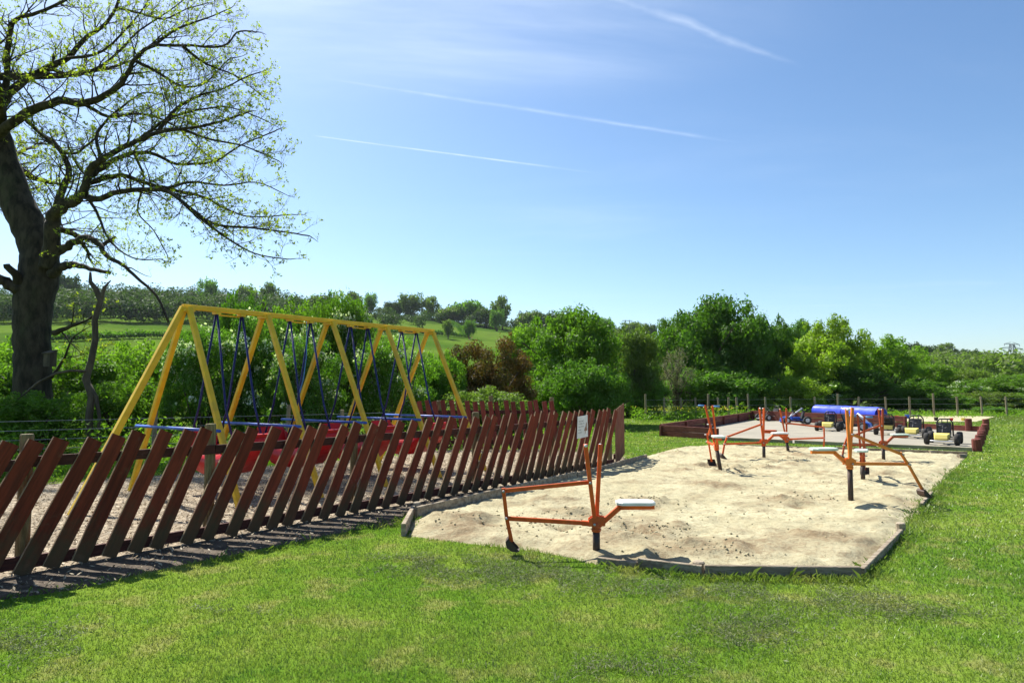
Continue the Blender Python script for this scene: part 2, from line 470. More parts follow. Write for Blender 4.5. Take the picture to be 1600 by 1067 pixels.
M['pad'] = pmat('white_seat', (0.76, 0.76, 0.72), (0.62, 0.62, 0.56), 7, 0.5)
M['padgreen'] = pmat('pale_green_seat', (0.55, 0.64, 0.54), (0.47, 0.56, 0.45), 7, 0.6)
M['grip'] = pmat('white_grip', (0.75, 0.75, 0.73), None, 5, 0.4)
M['gripblue'] = pmat('light_blue_grip', (0.10, 0.30, 0.62), None, 5, 0.4)
M['bolt'] = pmat('galvanised_bolt', (0.45, 0.44, 0.42), None, 5, 0.45, metal=0.5)
M['penwall'] = pmat('red_brown_plank', (0.185, 0.050, 0.032), (0.115, 0.034, 0.024), 3, 0.85, 0.5, 16, stretch=(1, 5, 5), rand=0.4, dirt=((0.19, 0.12, 0.085), 0.5))
M['log'] = pmat('red_brown_log', (0.21, 0.055, 0.040), (0.12, 0.034, 0.026), 5, 0.85, 0.5, 22, stretch=(4, 4, 1), rand=0.3)
M['tarmac'] = pmat('pale_gravel_tarmac', (0.32, 0.29, 0.225), (0.255, 0.235, 0.185), 0.6, 0.95, 0.5, 45, coord='World', lo=0.3, hi=0.7)
M['barkfloor'] = pmat('bark_chip_floor', (0.38, 0.31, 0.21), (0.15, 0.113, 0.07), 11, 0.95, 0.9, 26, coord='World', lo=0.36, hi=0.62)
M['bluetube'] = pmat('blue_plastic_pipe', (0.045, 0.075, 0.62), (0.06, 0.095, 0.68), 2, 0.35, spec=0.5, dirt=((0.14, 0.17, 0.5), 0.4))
M['rubber'] = pmat('black_rubber', (0.022, 0.021, 0.020), (0.05, 0.046, 0.04), 9, 0.8)
M['black'] = pmat('black_plastic', (0.024, 0.024, 0.026), (0.036, 0.036, 0.038), 6, 0.45)
M['yellowplastic'] = pmat('pale_yellow_plastic', (0.80, 0.66, 0.16), (0.72, 0.60, 0.17), 6, 0.5)
M['blueplastic'] = pmat('blue_plastic', (0.03, 0.11, 0.58), None, 6, 0.35)
M['silver'] = pmat('silver_rim', (0.62, 0.63, 0.66), None, 6, 0.35, metal=0.4)
M['white'] = pmat('white_paint', (0.78, 0.78, 0.76), (0.68, 0.68, 0.65), 6, 0.5)
M['barktree'] = pmat('grey_brown_bark', (0.062, 0.047, 0.031), (0.020, 0.015, 0.011), 6, 0.95, 1.0, 11, stretch=(1, 1, 0.35), dirt=((0.060, 0.070, 0.030), 0.4))
M['twig'] = pmat('twig_bark', (0.085, 0.066, 0.045), (0.055, 0.042, 0.03), 5, 0.9)
M['deadwood'] = pmat('dead_wood', (0.115, 0.088, 0.06), (0.06, 0.046, 0.033), 4, 0.9, 0.6, 12, stretch=(1, 1, 0.3))
M['stem'] = pmat('stem_bark', (0.11, 0.088, 0.06), (0.06, 0.047, 0.033), 5, 0.9)
M['leaf_young'] = leafmat('young_yellow_green_leaf', (0.17, 0.205, 0.025), (0.34, 0.34, 0.05), 0.58)
M['leaf_mid'] = leafmat('mid_green_leaf', (0.078, 0.158, 0.016), (0.150, 0.250, 0.030))
M['leaf_dark'] = leafmat('dark_green_leaf', (0.055, 0.122, 0.015), (0.115, 0.212, 0.026), 0.46)
M['leaf_lime'] = leafmat('lime_green_leaf', (0.160, 0.245, 0.022), (0.275, 0.350, 0.038), 0.52)
M['leaf_light'] = leafmat('light_green_leaf', (0.110, 0.205, 0.020), (0.200, 0.300, 0.034), 0.5)
M['leaf_olive'] = leafmat('olive_green_leaf', (0.085, 0.132, 0.024), (0.165, 0.215, 0.045))
M['leaf_brown'] = leafmat('brown_tinged_leaf', (0.060, 0.070, 0.018), (0.190, 0.085, 0.030), 0.35)
M['leaf_grey'] = leafmat('grey_green_sparse_leaf', (0.15, 0.145, 0.095), (0.24, 0.215, 0.15), 0.3)
M['leaf_far'] = leafmat('distant_leaf', (0.036, 0.070, 0.012), (0.085, 0.130, 0.024), 0.3)
M['blossom'] = leafmat('white_blossom', (0.62, 0.62, 0.50), (0.80, 0.80, 0.72), 0.3)
M['buttercup'] = leafmat('yellow_flower', (0.62, 0.48, 0.03), (0.75, 0.60, 0.05), 0.3)
M['clipping'] = leafmat('dry_grass_clipping', (0.075, 0.095, 0.042), (0.18, 0.19, 0.095), 0.3)
M['chip'] = leafmat('bark_chip', (0.12, 0.088, 0.052), (0.56, 0.47, 0.33), 0.0, gloss=0.02)
M['pylon'] = pmat('pylon_steel', (0.22, 0.23, 0.24), None, 3, 0.6)
M['print'] = pmat('dark_print', (0.10, 0.12, 0.12), None, 20, 0.7)
M['printbrown'] = pmat('brown_print', (0.36, 0.20, 0.13), (0.26, 0.17, 0.11), 20, 0.7)
M['shaded_soil'] = pmat('fence_shaded_soil', (0.10, 0.075, 0.05), (0.06, 0.045, 0.03), 6, 0.95, 0.8, 18, coord='World')  # brown earth darkened further so the colour carries the fence's shadow

# ------------------------------------------------------------------ setting: ground sheet
def build_ground():
    nr, na = 150, 288
    rs = np.concatenate([[0.3], np.geomspace(2.0, 1500, nr)])
    an = np.linspace(0, 2 * np.pi, na, endpoint=False)
    Rm, A = np.meshgrid(rs, an, indexing='ij')
    X, Y = Rm * np.sin(A), Rm * np.cos(A)
    Z = terrain(X, Y)
    v = np.stack([X, Y, Z], -1).reshape(-1, 3)
    i, j = np.meshgrid(np.arange(nr), np.arange(na), indexing='ij')
    a = i * na + j; b = i * na + (j + 1) % na
    f = np.stack([a, a + na, b + na, b], -1).reshape(-1, 4)
    v = np.vstack([v, [[0, 0, 0]]]); c = len(v) - 1
    me = npmesh('ground', v, f, M['ground'], smooth=True)
    # centre cap
    mc = MB(); mc.add([(0.305 * math.sin(t), 0.305 * math.cos(t), -0.001) for t in an[::-1]], [tuple(range(na))])
    o = obj('ground', me); tag(o, kind='structure')
build_ground()

# ------------------------------------------------------------------ areas on the ground
SANDPX = [(640, 822), (652, 806), (760, 780), (870, 752), (1000, 716), (1050, 702), (1110, 696), (1180, 697), (1300, 704), (1420, 708),
          (1512, 712), (1490, 735), (1455, 768), (1432, 800), (1405, 838), (1345, 899), (1220, 901), (1095, 897), (1000, 885), (930, 878),
          (840, 862), (740, 850), (640, 838)]
SAND = [G(*p).xy for p in SANDPX]
FA, FB = G(0, 905), G(958, 729)                       # foot line of the front picket fence
FD = (FB - FA).normalized(); FN = Vector((FD.y, -FD.x, 0))      # FN points to the lawn
FLEN = (FB - FA).length
def fence_s(px, z):
    """distance along the fence line at which height z shows in column px"""
    lo, hi = -4.0, FLEN + 1
    for _ in range(50):
        m = (lo + hi) / 2; p = FA + FD * m
        d = Vector((p.x, p.y * math.cos(PHI) + (z - CAMH) * math.sin(PHI)))
        if 800 + F * d.x / d.y < px: lo = m
        else: hi = m
    return lo
BARK = [G(-260, 1010).xy, G(0, 942).xy, G(64, 934).xy, G(137, 921).xy, G(204, 905).xy, G(264, 891).xy, G(322, 878).xy, G(400, 862).xy, G(480, 846).xy,
        G(560, 830).xy, G(630, 822).xy, G(645, 812).xy, G(760, 784).xy, G(870, 756).xy, G(985, 722).xy, Vector((2.75, 16.6)), Vector((1.3, 18.2)),
        Vector((-2.4, 18.2)), Vector((-3.4, 16.0)), Vector((-5.2, 14.3)), Vector((-7.3, 12.3)), Vector((-10.5, 9.6)), Vector((-10.5, 5.0))]
PEN = [G(1033, 681).xy, G(1123, 687.5).xy, G(1520, 705).xy, G(1534, 675).xy, G(1175, 656).xy]
FARSAND = [G(1380, 650.5).xy, G(1470, 649).xy, G(1556, 651).xy, G(1525, 659).xy, G(1380, 659).xy]

# lawn blades
def build_grass():
    n = 700000
    r = np.exp(RNG.uniform(np.log(3.0), np.log(50), n)); th = RNG.uniform(-0.86, 0.86, n)
    x, y = r * np.sin(th), r * np.cos(th)
    wob = 0.10 * fbm(x * 2.2, y * 2.2, 3, 1)
    keep = (pdist(x, y, SAND) < 0.03 + wob) & (pdist(x, y, BARK) < 0.02 + wob * 2.0) & ~pip(x, y, PEN) & ~pip(x, y, FARSAND)
    x, y, r = x[keep], y[keep], r[keep]; n = len(x)
    patch = fbm(x * 0.9, y * 0.9, 3, 3)
    es = np.abs(pdist(x, y, SAND)); longer = np.clip(1 - es / 0.35, 0, 1) * np.clip(vnoise(x * 1.7, y * 1.7, 4) * 2.2 - 0.7, 0, 1)
    h = (0.014 + 0.013 * RNG.random(n)) * (1 + 1.0 * patch) * (1 + 1.6 * longer) + 0.0004 * r
    w = (0.0017 + 0.0008 * RNG.random(n)) * np.maximum(r / 3.2, 1.0)
    a = RNG.uniform(0, 2 * np.pi, n); ln = RNG.uniform(0.2, 1.1, n) * h; la = RNG.uniform(0, 2 * np.pi, n)
    dx, dy = np.cos(a) * w, np.sin(a) * w
    z0 = np.full(n, -0.002)
    v = np.stack([np.stack([x - dx, y - dy, z0], -1), np.stack([x + dx, y + dy, z0], -1),
                  np.stack([x + np.cos(la) * ln, y + np.sin(la) * ln, h], -1)], 1)
    t = np.repeat(np.clip(RNG.random(n) ** 2.2 + np.clip(patch, -.2, .3), 0, 1), 3)
    me = npmesh('lawn_grass', v.reshape(-1, 3), np.arange(3 * n).reshape(-1, 3), M['blade'], {'tint': t})
    tag(obj('lawn_grass', me), 'short mown green grass covering the lawn', 'grass', kind='stuff')
build_grass()

def scatter_quads(P, size, rng, flat=0.0, aspect=0.5, up=0.0, out=None):
    """small leaf-like diamonds at points P"""
    n = len(P)
    nrm = rng.normal(size=(n, 3)); nrm[:, 2] += up; nrm[:, 2] = np.where(flat > 0, np.abs(nrm[:, 2]) + flat * 3, nrm[:, 2])
    if out is not None: nrm = nrm * .62 + out * 1.15
    nrm /= np.linalg.norm(nrm, axis=1, keepdims=True) + 1e-9
    t = rng.normal(size=(n, 3)); t -= nrm * (t * nrm).sum(1, keepdims=True); t /= np.linalg.norm(t, axis=1, keepdims=True) + 1e-9
    b = np.cross(nrm, t)
    s = np.asarray(size).reshape(-1, 1)
    v = np.stack([P - t * s, P + b * s * aspect - t * s * 0.1, P + t * s, P - b * s * aspect - t * s * 0.1], 1)
    return v.reshape(-1, 3), np.arange(4 * n).reshape(-1, 4)

def build_clippings():
    ell = [(G(740, 890), 1.0, 0.5), (G(880, 905), 0.9, 0.45), (G(640, 880), 0.6, 0.35), (G(1080, 925), 0.8, 0.25), (G(1290, 935), 0.8, 0.35), (G(1190, 975), 0.5, 0.3),
           (G(1150, 1000), 0.4, 0.25), (G(950, 1045), 0.6, 0.2), (G(30, 1010), 0.5, 0.4), (G(330, 960), 0.4, 0.2), (G(1420, 960), 0.6, 0.3), (G(1000, 690), 1.5, 0.5), (G(1500, 800), 0.5, 0.5)]
    Ps = []
    for c, a, b in ell:
        n = int(6000 * a * b / 0.5 * (1.0 if c.y < 9 else 0.3))
        q = RNG.normal(size=(n, 2)) * 0.55
        x, y = c.x + q[:, 0] * a, c.y + q[:, 1] * b
        k = (fbm(x * 3.1, y * 3.1, 3, 5) > -0.02) & (pdist(x, y, SAND) < -0.05) & (pdist(x, y, BARK) < -0.05)
        Ps.append(np.stack([x[k], y[k], RNG.uniform(0.012, 0.036, k.sum())], -1))
    P = np.vstack(Ps)
    v, f = scatter_quads(P, RNG.uniform(0.010, 0.024, len(P)), RNG, flat=0.25, aspect=0.13)
    t = np.repeat(RNG.random(len(P)), 4)
    tag(obj('grass_clippings', npmesh('grass_clippings', v, f, M['clipping'], {'tint': t})), 'dull grey green dry grass clippings lying on the lawn', 'clippings', kind='stuff')
build_clippings()

# sandpit
DIG = [  # post foot in the photo, arm heading, post height above the sand, lean, seat/grip style, arm reach
    ((932, 869), (-1.0, 0.02), 0.17, (0, 0), 'white', 'orange', 1.00, 0, 'orange digger with white seat nearest the lawn at the front of the sandpit'),
    ((1127, 741), (0.10, 1.0), 0.38, (-0.16, 0.0), 'green', 'orange', 0.95, 1, 'orange digger with leaning post and pale seat turned to the camera, left in the sandpit'),
    ((1194, 721), (-1.0, -0.10), 0.26, (0, 0), 'white', 'orange', 1.03, 2, 'orange digger behind the leaning one, its arm reaching left over the sand'),
    ((1232, 708), (0.93, -0.30), 0.21, (-0.12, 0), 'brown', 'orange', 1.0, 0, 'orange digger with brown seat at the back of the sandpit before the kart pen'),
    ((1330, 790), (1.0, 0.12), 0.43, (0, 0), 'green', 'pale', 1.12, 3, 'large bright orange digger on a tall post with its bucket on the grass edge'),
    ((1349, 755), (0.56, 1.0), 0.24, (0, 0), 'green', 'brown', 0.95, 1, 'digger with pale green seat facing the camera, right behind the bright orange digger'),
    ((1381, 723), (-1.0, -0.06), 0.26, (0, 0), 'green', 'brown', 1.0, 2, 'rusty orange digger at the back right of the sandpit with its seat on the right'),
]
def build_sand():
    st = 0.042
    xs = np.arange(-2.4, 12.8, st); ys = np.arange(5.6, 19.2, st)
    X, Y = np.meshgrid(xs, ys, indexing='ij')
    d = pdist(X, Y, SAND)
    sm = np.clip((d + 0.14) / 0.42, 0, 1); sm = sm * sm * (3 - 2 * sm)
    h = -0.03 + 0.085 * sm + (0.07 * fbm(X * 0.9, Y * 0.9, 4, 0) + 0.06 * fbm(X * 5.5, Y * 5.5, 3, 2) + 0.035 * fbm(X * 11, Y * 11, 2, 4)) * np.clip(d / 0.25 + 0.4, 0, 1)
    damp = np.zeros_like(h)
    rg = np.random.default_rng(5)
    def bump(cx, cy, r, a, dp=0.0):
        nonlocal h, damp
        q = np.exp(-((X - cx) ** 2 + (Y - cy) ** 2) / (r * r)); h = h + a * q; damp = np.maximum(damp, dp * q)
    for k in DIG:
        p = G(*k[0]); ah = Vector(k[1]).normalized() * 0.95
        bump(p.x + ah.x, p.y + ah.y, 0.30, -0.035, 0.55)
        for i in range(26):
            a = rg.uniform(0, 6.28); rr = rg.uniform(0.25, 0.95)
            bump(p.x + math.cos(a) * rr + ah.x * 0.4, p.y + math.sin(a) * rr + ah.y * 0.4, rg.uniform(0.05, 0.13), rg.uniform(0.012, 0.04), rg.uniform(0.2, 0.9))
        bump(p.x, p.y, 0.18, 0.015, 0.3)
    for q in [(1000, 790), (1025, 835), (900, 810), (1240, 785), (1090, 860), (1160, 870), (1250, 715), (1120, 765), (870, 790), (700, 815), (960, 850), (740, 830), (1300, 850), (1200, 735), (1060, 712), (1250, 728)]:
        p = G(*q); bump(p.x, p.y, .40, .012, .55)
        for i in range(12):
            bump(p.x + rg.normal() * 0.22, p.y + rg.normal() * 0.22, rg.uniform(0.05, 0.12), rg.uniform(0.010, 0.036), rg.uniform(0.3, 0.9))
    for q in [(1040, 882), (1010, 800), (1100, 730), (1165, 735), (1245, 795), (880, 832), (1210, 725), (985, 838), (1390, 745), (760, 826)]:
        p = G(*q); r_ = rg.uniform(.12, .2)
        bump(p.x, p.y, r_, -0.06, .85); bump(p.x + rg.normal() * .1, p.y + r_ * 1.6, r_ * .9, 0.05, .5); bump(p.x - r_ * 1.3, p.y, r_ * .7, 0.03, .5)
    lo = np.array(SAND).min(0); hi = np.array(SAND).max(0)
    for i in range(1100):
        bump(rg.uniform(lo[0], hi[0]), rg.uniform(lo[1], hi[1]), rg.uniform(0.05, 0.08), rg.uniform(-0.014, 0.012), rg.uniform(0, 0.4))
    ins = d > -0.15
    wv = 0.07 * fbm(X * 2.2, Y * 2.2, 3, 1)
    h = np.where(d < -0.07 + wv, np.minimum(h, -0.02), np.maximum(h, np.where(d > 0.0, 0.010, -0.05)))
    idx = -np.ones(X.shape, int); nx, ny = X.shape
    fm = ins[:-1, :-1] & ins[1:, :-1] & ins[:-1, 1:] & ins[1:, 1:]
    ii, jj = np.nonzero(fm)
    used = np.zeros(X.shape, bool)
    for a, b in ((0, 0), (1, 0), (1, 1), (0, 1)): used[ii + a, jj + b] = True
    idx[used] = np.arange(used.sum())
    f = np.stack([idx[ii, jj], idx[ii + 1, jj], idx[ii + 1, jj + 1], idx[ii, jj + 1]], -1)
    v = np.stack([X[used], Y[used], h[used]], -1)
    o = obj('sand_ground', npmesh('sand_ground', v, f, M['sand'], {'damp': np.clip(damp[used] * 1.15 + 2.6 * np.clip(fbm(X[used] * 1.9, Y[used] * 1.9, 5, 3) - .03, 0, 1), 0, 1)}, smooth=True)); tag(o, kind='structure')
    return xs, ys, h, st
SX, SY, SH, SST = build_sand()
def sandz(x, y):
    i = int(np.clip(round((x - SX[0]) / SST), 0, len(SX) - 1)); j = int(np.clip(round((y - SY[0]) / SST), 0, len(SY) - 1))
    return float(max(SH[i, j], 0.0))
def build_clods():
    rg = np.random.default_rng(11); m = MB(); n = 0
    vs, fs = [], []
    for q, cnt, sp in [(a_, b_ * 3, c_ * 1.1) for a_, b_, c_ in [((1000, 790), 26, .25), ((1030, 838), 18, .25), ((905, 812), 22, .25), ((1245, 783), 24, .3), ((870, 830), 20, .4), ((1110, 868), 16, .25), ((1255, 722), 20, .35), ((1150, 735), 26, .5), ((1000, 850), 20, .5), ((760, 820), 22, .5), ((1300, 760), 20, .8), ((1200, 820), 24, 1.0)]]:
        p = G(*q)
        for i in range(cnt):
            x, y = p.x + rg.normal() * sp, p.y + rg.normal() * sp * 0.7
            if pdist(np.array([x]), np.array([y]), SAND)[0] < 0.15: continue
            r = rg.uniform(0.004, 0.017); z = sandz(x, y) + r * 0.35
            b = len(vs)
            oc = [(1, 0, 0), (0, 1, 0), (-1, 0, 0), (0, -1, 0), (0, 0, 1), (0, 0, -1), (.7, .7, .6), (-.7, .7, .5), (-.7, -.7, .6), (.7, -.7, .5)]
            for c in oc:
                s = r * rg.uniform(0.75, 1.25); vs.append((x + c[0] * s, y + c[1] * s, z + c[2] * s * 0.8))
            for t in [(0, 1, 6), (6, 1, 4), (0, 6, 4), (1, 2, 7), (7, 2, 4), (1, 7, 4), (2, 3, 8), (8, 3, 4), (2, 8, 4), (3, 0, 9), (9, 0, 4), (3, 9, 4), (1, 0, 5), (2, 1, 5), (3, 2, 5), (0, 3, 5)]:
                fs.append([b + k for k in t])
    me = npmesh('sand_clods', vs, fs, M['sand'], {'damp': np.repeat(np.random.default_rng(2).uniform(0, .3, len(vs) // 10), 10)})
    tag(obj('sand_clods', me), 'loose damp clods of dug sand in the sandpit', 'sand', kind='stuff')
build_clods()

def strip(name, poly, z, mat, kind='structure'):
    m = MB(); m.add([(p[0], p[1], z) for p in poly], [tuple(range(len(poly)))])
    return tag(m.build(name, mat), kind=kind)
# play-area floor of bark chips
def build_bark():
    st = 0.12
    xs = np.arange(-11, 3.5, st); ys = np.arange(2.5, 18.6, st)
    X, Y = np.meshgrid(xs, ys, indexing='ij')
    d = pdist(X, Y, BARK) + 0.12 * fbm(X * 2.2, Y * 2.2, 3, 1)
    h = -0.03 + 0.045 * np.clip(d / 0.12, 0, 1) + 0.03 * fbm(X * 3, Y * 3, 3, 3) * np.clip(d / .2, 0, 1)
    h = np.where(d > 0.12, np.maximum(h, 0.006), h)
    ins = (d > -0.13) & (pdist(X, Y, SAND) < 0.06)
    fm = ins[:-1, :-1] & ins[1:, :-1] & ins[:-1, 1:] & ins[1:, 1:]
    ii, jj = np.nonzero(fm); nx, ny = X.shape
    ix = lambda a, b: a * ny + b
    f = np.stack([ix(ii, jj), ix(ii + 1, jj), ix(ii + 1, jj + 1), ix(ii, jj + 1)], -1)
    v = np.stack([X, Y, h], -1).reshape(-1, 3)
    cen = v[f].mean(1); side = (cen[:, 0] - FA.x) * FN.x + (cen[:, 1] - FA.y) * FN.y
    for nm, mt, g in (('bark_ground', 'barkfloor', f[side <= 0.02]), ('shaded_soil_ground', 'shaded_soil', f[side > 0.02])):  # lawn-side strip takes the earth darkened for the fence's shadow
        us = np.unique(g); mp = -np.ones(len(v), int); mp[us] = np.arange(len(us))
        tag(obj(nm, npmesh(nm, v[us], mp[g], M[mt], smooth=True)), kind='structure')
    n = 130000
    x = RNG.uniform(-10.5, 3, n); y = 3 + 15.2 * RNG.random(n) ** 1.2
    k = (pdist(x, y, BARK) > 0.02) & (pdist(x, y, SAND) < -0.06); x, y = x[k], y[k]
    sd = (x - FA.x) * FN.x + (y - FA.y) * FN.y; k = (sd < 0.02) | (RNG.random(len(x)) < .5); x, y, sd = x[k], y[k], sd[k]
    P = np.stack([x, y, 0.018 + 0.022 * RNG.random(len(x)) + 0.02 * fbm(x * 3, y * 3, 2, 3)], -1)
    v, f = scatter_quads(P, RNG.uniform(0.008, 0.030, len(P)), RNG, flat=0.55, aspect=0.32)
    v[:, 2] = np.maximum(v[:, 2], 0.004)
    tag(obj('bark_chips', npmesh('bark_chips', v, f, M['chip'], {'tint': np.repeat(np.where(sd > .02, .55, 1) * RNG.random(len(P)) ** 0.9, 4)})),  # lawn-side chips toned down to carry the fence's shadow
        'pale bark chips covering the ground under the swing boats', 'bark chips', kind='stuff')
build_bark()
strip('kart_pen_pavement', PEN, 0.012, M['tarmac'])
strip('far_sand_ground', FARSAND, 0.012, M['sand'])

# ------------------------------------------------------------------ picket fences
def slat_mesh(name, w, t, L, mat, seed=0):
    rg = random.Random(seed); m = MB()
    b = 0.004; n = 4
    rings = []
    for i in range(n + 1):
        z = L * i / n; ox = rg.uniform(-.003, .003); oy = rg.uniform(-.004, .004)
        rings.append([(ox - w / 2, oy - t / 2 + b, z), (ox - w / 2 + b, oy - t / 2, z), (ox + w / 2 - b, oy - t / 2, z), (ox + w / 2, oy - t / 2 + b, z),
                      (ox + w / 2, oy + t / 2, z), (ox - w / 2, oy + t / 2, z)])
    k = 6
    m.add([p for r in rings for p in r], [tuple(range(k))[::-1], tuple(range(n * k, n * k + k))] +
          [(i * k + j, i * k + (j + 1) % k, (i + 1) * k + (j + 1) % k, (i + 1) * k + j) for i in range(n) for j in range(k)])
    me = m.mesh(name, mat); me.materials.append(M['slat_edge_lit'])
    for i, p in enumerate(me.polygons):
        if i == 1 or (i > 1 and (i - 2) % k in (0, 3, 5)): p.material_index = 1  # sides, left chamfer and top end get the sunlit tone
    return me
def round_post(name, r, h, mat, seed=0, n=12, below=0.25):
    m = MB(); m.tube([(0, 0, -below), (0, 0, h * 0.5), (0.004, 0.003, h - 0.012), (0.004, 0.003, h)], [r, r * 0.98, r * 0.97, r * 0.88], n)
    return m.mesh(name, mat, False)

def front_fence():
    root = empty('picket_fence', FA, math.atan2(FD.y, FD.x), 'long dark red picket fence of leaning slats between lawn and swing boats', 'fence')
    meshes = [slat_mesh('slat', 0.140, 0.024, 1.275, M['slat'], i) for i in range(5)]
    tops = [8, 48, 92, 142, 182, 221, 261, 295, 325, 366, 395, 428, 458, 484, 506, 532, 557, 580, 600, 624, 644, 666, 687, 705, 724, 742, 758, 772, 786, 801, 815,
            828, 839, 850, 860, 869, 879, 889, 899, 908, 917, 926, 935, 944, 952, 959]
    ss = [fence_s(p, 1.15) - 0.535 for p in tops]
    ss = [ss[0] - 0.25 * k for k in range(9, 0, -1)] + ss
    rg = random.Random(3)
    for s in ss:
        o = obj('slat', rg.choice(meshes), root)
        o.location = (s, -0.035 + rg.uniform(-.003, .003), 0.02 + rg.uniform(-0.012, 0.012))
        o.rotation_euler = (rg.uniform(-.012, .012), math.radians(25 + rg.uniform(-2.4, 2.4)), rg.uniform(-.03, .03))
    ps = [fence_s(48, 1.2), fence_s(336, 1.2), fence_s(560, 1.1), fence_s(749, 1.2), fence_s(868, 1.1), fence_s(958, 1.0)]
    ps = [ps[0] - 2.1] + ps
    pm = [round_post('post', 0.058, 1.25 - 0.02 * i, M['post'], i, below=0.12) for i in range(2)]
    for i, s in enumerate(ps):
        o = obj('post', pm[i % 2], root); o.location = (s, 0.085, 0.0); o.rotation_euler = (0, 0, i * 1.3)
        if i in (3, 5, 6): o.scale = (0.85, 0.85, 0.88)
    for z, hgt, lab in ((0.975, 0.095, 0), (0.105, 0.105, 1)):
        for i in range(len(ps)):
            a = ps[i] + 0.004; b = (ps[i + 1] if i + 1 < len(ps) else FLEN) - 0.004
            if b - a < 0.2: continue
            m = MB(); m.bar((a, -0.002, z + rg.uniform(-.012, .012)), (b, -0.002, z + rg.uniform(-.012, .012)), 0.034, hgt)
            m.build('rail', M['rail'], root)
    return root
front_fence()

def end_panel():
    a = FB + FD * 0.05; b = Vector((2.92, 17.2, 0)); d = (b - a); L = d.length
    root = empty('fence_panel', a, math.atan2(d.y, d.x), 'short upright red board panel closing the far end of the picket fence', 'fence')
    n = 9; w = 0.135; rg = random.Random(8)
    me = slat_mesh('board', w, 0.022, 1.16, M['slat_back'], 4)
    for i in range(n):
        o = obj('board', me, root); o.location = (L * 0.55 * (i + 0.5) / n, -0.03, 0.02 + 0.012 * i); o.rotation_euler = (0, rg.uniform(-.02, .02), 0)
    m = MB(); m.bar((0, 0.0, 0.95), (L * 0.55, 0.0, 0.98), 0.034, 0.11); m.build('rail', M['rail'], root)
    m = MB(); m.bar((0, 0.0, 0.20), (L * 0.55, 0.0, 0.22), 0.034, 0.10); m.build('rail', M['rail'], root)
    o = obj('post', round_post('post', 0.05, 1.12, M['post'], below=0.12), root); o.location = (L * 0.55 - .06, 0.075, 0.02)
end_panel()

def back_fence():
    a = Vector((-2.45, 18.1, 0)); b = Vector((1.20, 18.3, 0)); d = b - a; L = d.length
    root = empty('picket_fence', a, math.atan2(d.y, d.x), 'faded red picket fence with slats leaning left at the back of the play area', 'fence')
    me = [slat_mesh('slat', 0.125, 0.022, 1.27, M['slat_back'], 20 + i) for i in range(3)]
    rg = random.Random(21); x = 0.05
    while x < L:
        o = obj('slat', rg.choice(me), root); o.location = (x + 0.15, -0.035, 0.03 + rg.uniform(-.02, .03))
        o.rotation_euler = (0, math.radians(-9 + rg.uniform(-2.5, 2.5)), rg.uniform(-.04, .04)); x += 0.205
    for px, h in ((686, 1.3), (767, 1.42), (863, 1.38)):
        p = (px - 800) / F * 18.2
        o = obj('post', round_post('post', 0.06, h, M['post'], below=0.12), root); o.location = (p - a.x, 0.09, 0)
    for z in (0.98, 0.20):
        m = MB(); m.bar((0, -0.002, z), (L, -0.002, z + .02), 0.034, 0.10); m.build('rail', M['rail'], root)
back_fence()

def notice():
    s0 = fence_s(905, 0.85); p = FA + FD * s0 + FN * 0.062 + Vector((0, 0, 0))
    root = empty('notice_sign', (p.x, p.y, 0), math.atan2(FD.y, FD.x), 'white notice with grey print and a brown picture fixed to the picket fence', 'sign')
    zc, W, Hh = 0.88, 0.40, 0.42
    m = MB()
    n = 6; vs = []
    for j in range(n + 1):
        for i in range(n + 1):
            u, v = i / n, j / n
            vs.append((-W / 2 + W * u, -0.010 - 0.010 * math.sin(3.1 * u + v) - 0.012 * v * (1 - u), zc - Hh / 2 + Hh * v + 0.02 * u))
    fr = [(j * (n + 1) + i, j * (n + 1) + i + 1, (j + 1) * (n + 1) + i + 1, (j + 1) * (n + 1) + i) for j in range(n) for i in range(n)]
    m.add(vs, fr)
    bo = m.build('panel', M['white'], root)
    md = bo.modifiers.new('thickness', 'SOLIDIFY'); md.thickness = 0.004; md.offset = 1
    def at(u, v):
        return (-W / 2 + W * u, -0.016 - 0.010 * math.sin(3.1 * u + v) - 0.012 * v * (1 - u), zc - Hh / 2 + Hh * v + 0.02 * u)
    rg = random.Random(4)
    rows = [(0.78, [(0.12, 0.30), (0.34, 0.58)]), (0.655, [(0.09, 0.13), (0.16, 0.46), (0.50, 0.64)]), (0.53, [(0.09, 0.16), (0.19, 0.42), (0.46, 0.56)]),
            (0.39, [(0.08, 0.20), (0.22, 0.32)]), (0.265, [(0.08, 0.40)])]
    for v, words in rows:
        t = MB()
        for a, b in words:
            u = a
            while u < b:                       # letter-sized strokes
                k = rg.choice((0, 1, 2)); hh = 0.030 if k else 0.048; lw = 0.012
                t.add([at(u, v - .028), at(u + lw, v - .028), at(u + lw, v - .028 + hh), at(u, v - .028 + hh)], [(0, 1, 2, 3)])
                if k != 1:
                    yy = v - .028 + (0 if k == 0 else hh - .012)
                    t.add([at(u + lw, yy), at(u + .022, yy), at(u + .022, yy + .011), at(u + lw, yy + .011)], [(0, 1, 2, 3)])
                u += 0.030
        t.build('lettering', M['print'], root)
    pic = MB()
    shape = [(0.60, 0.30), (0.66, 0.42), (0.76, 0.50), (0.80, 0.62), (0.86, 0.70), (0.90, 0.60), (0.89, 0.44), (0.93, 0.34), (0.86, 0.28), (0.76, 0.30), (0.72, 0.14), (0.68, 0.16), (0.69, 0.30)]
    pic.add([at(u, v) for u, v in shape], [tuple(range(len(shape)))])
    pic.build('picture', M['printbrown'], root)
notice()

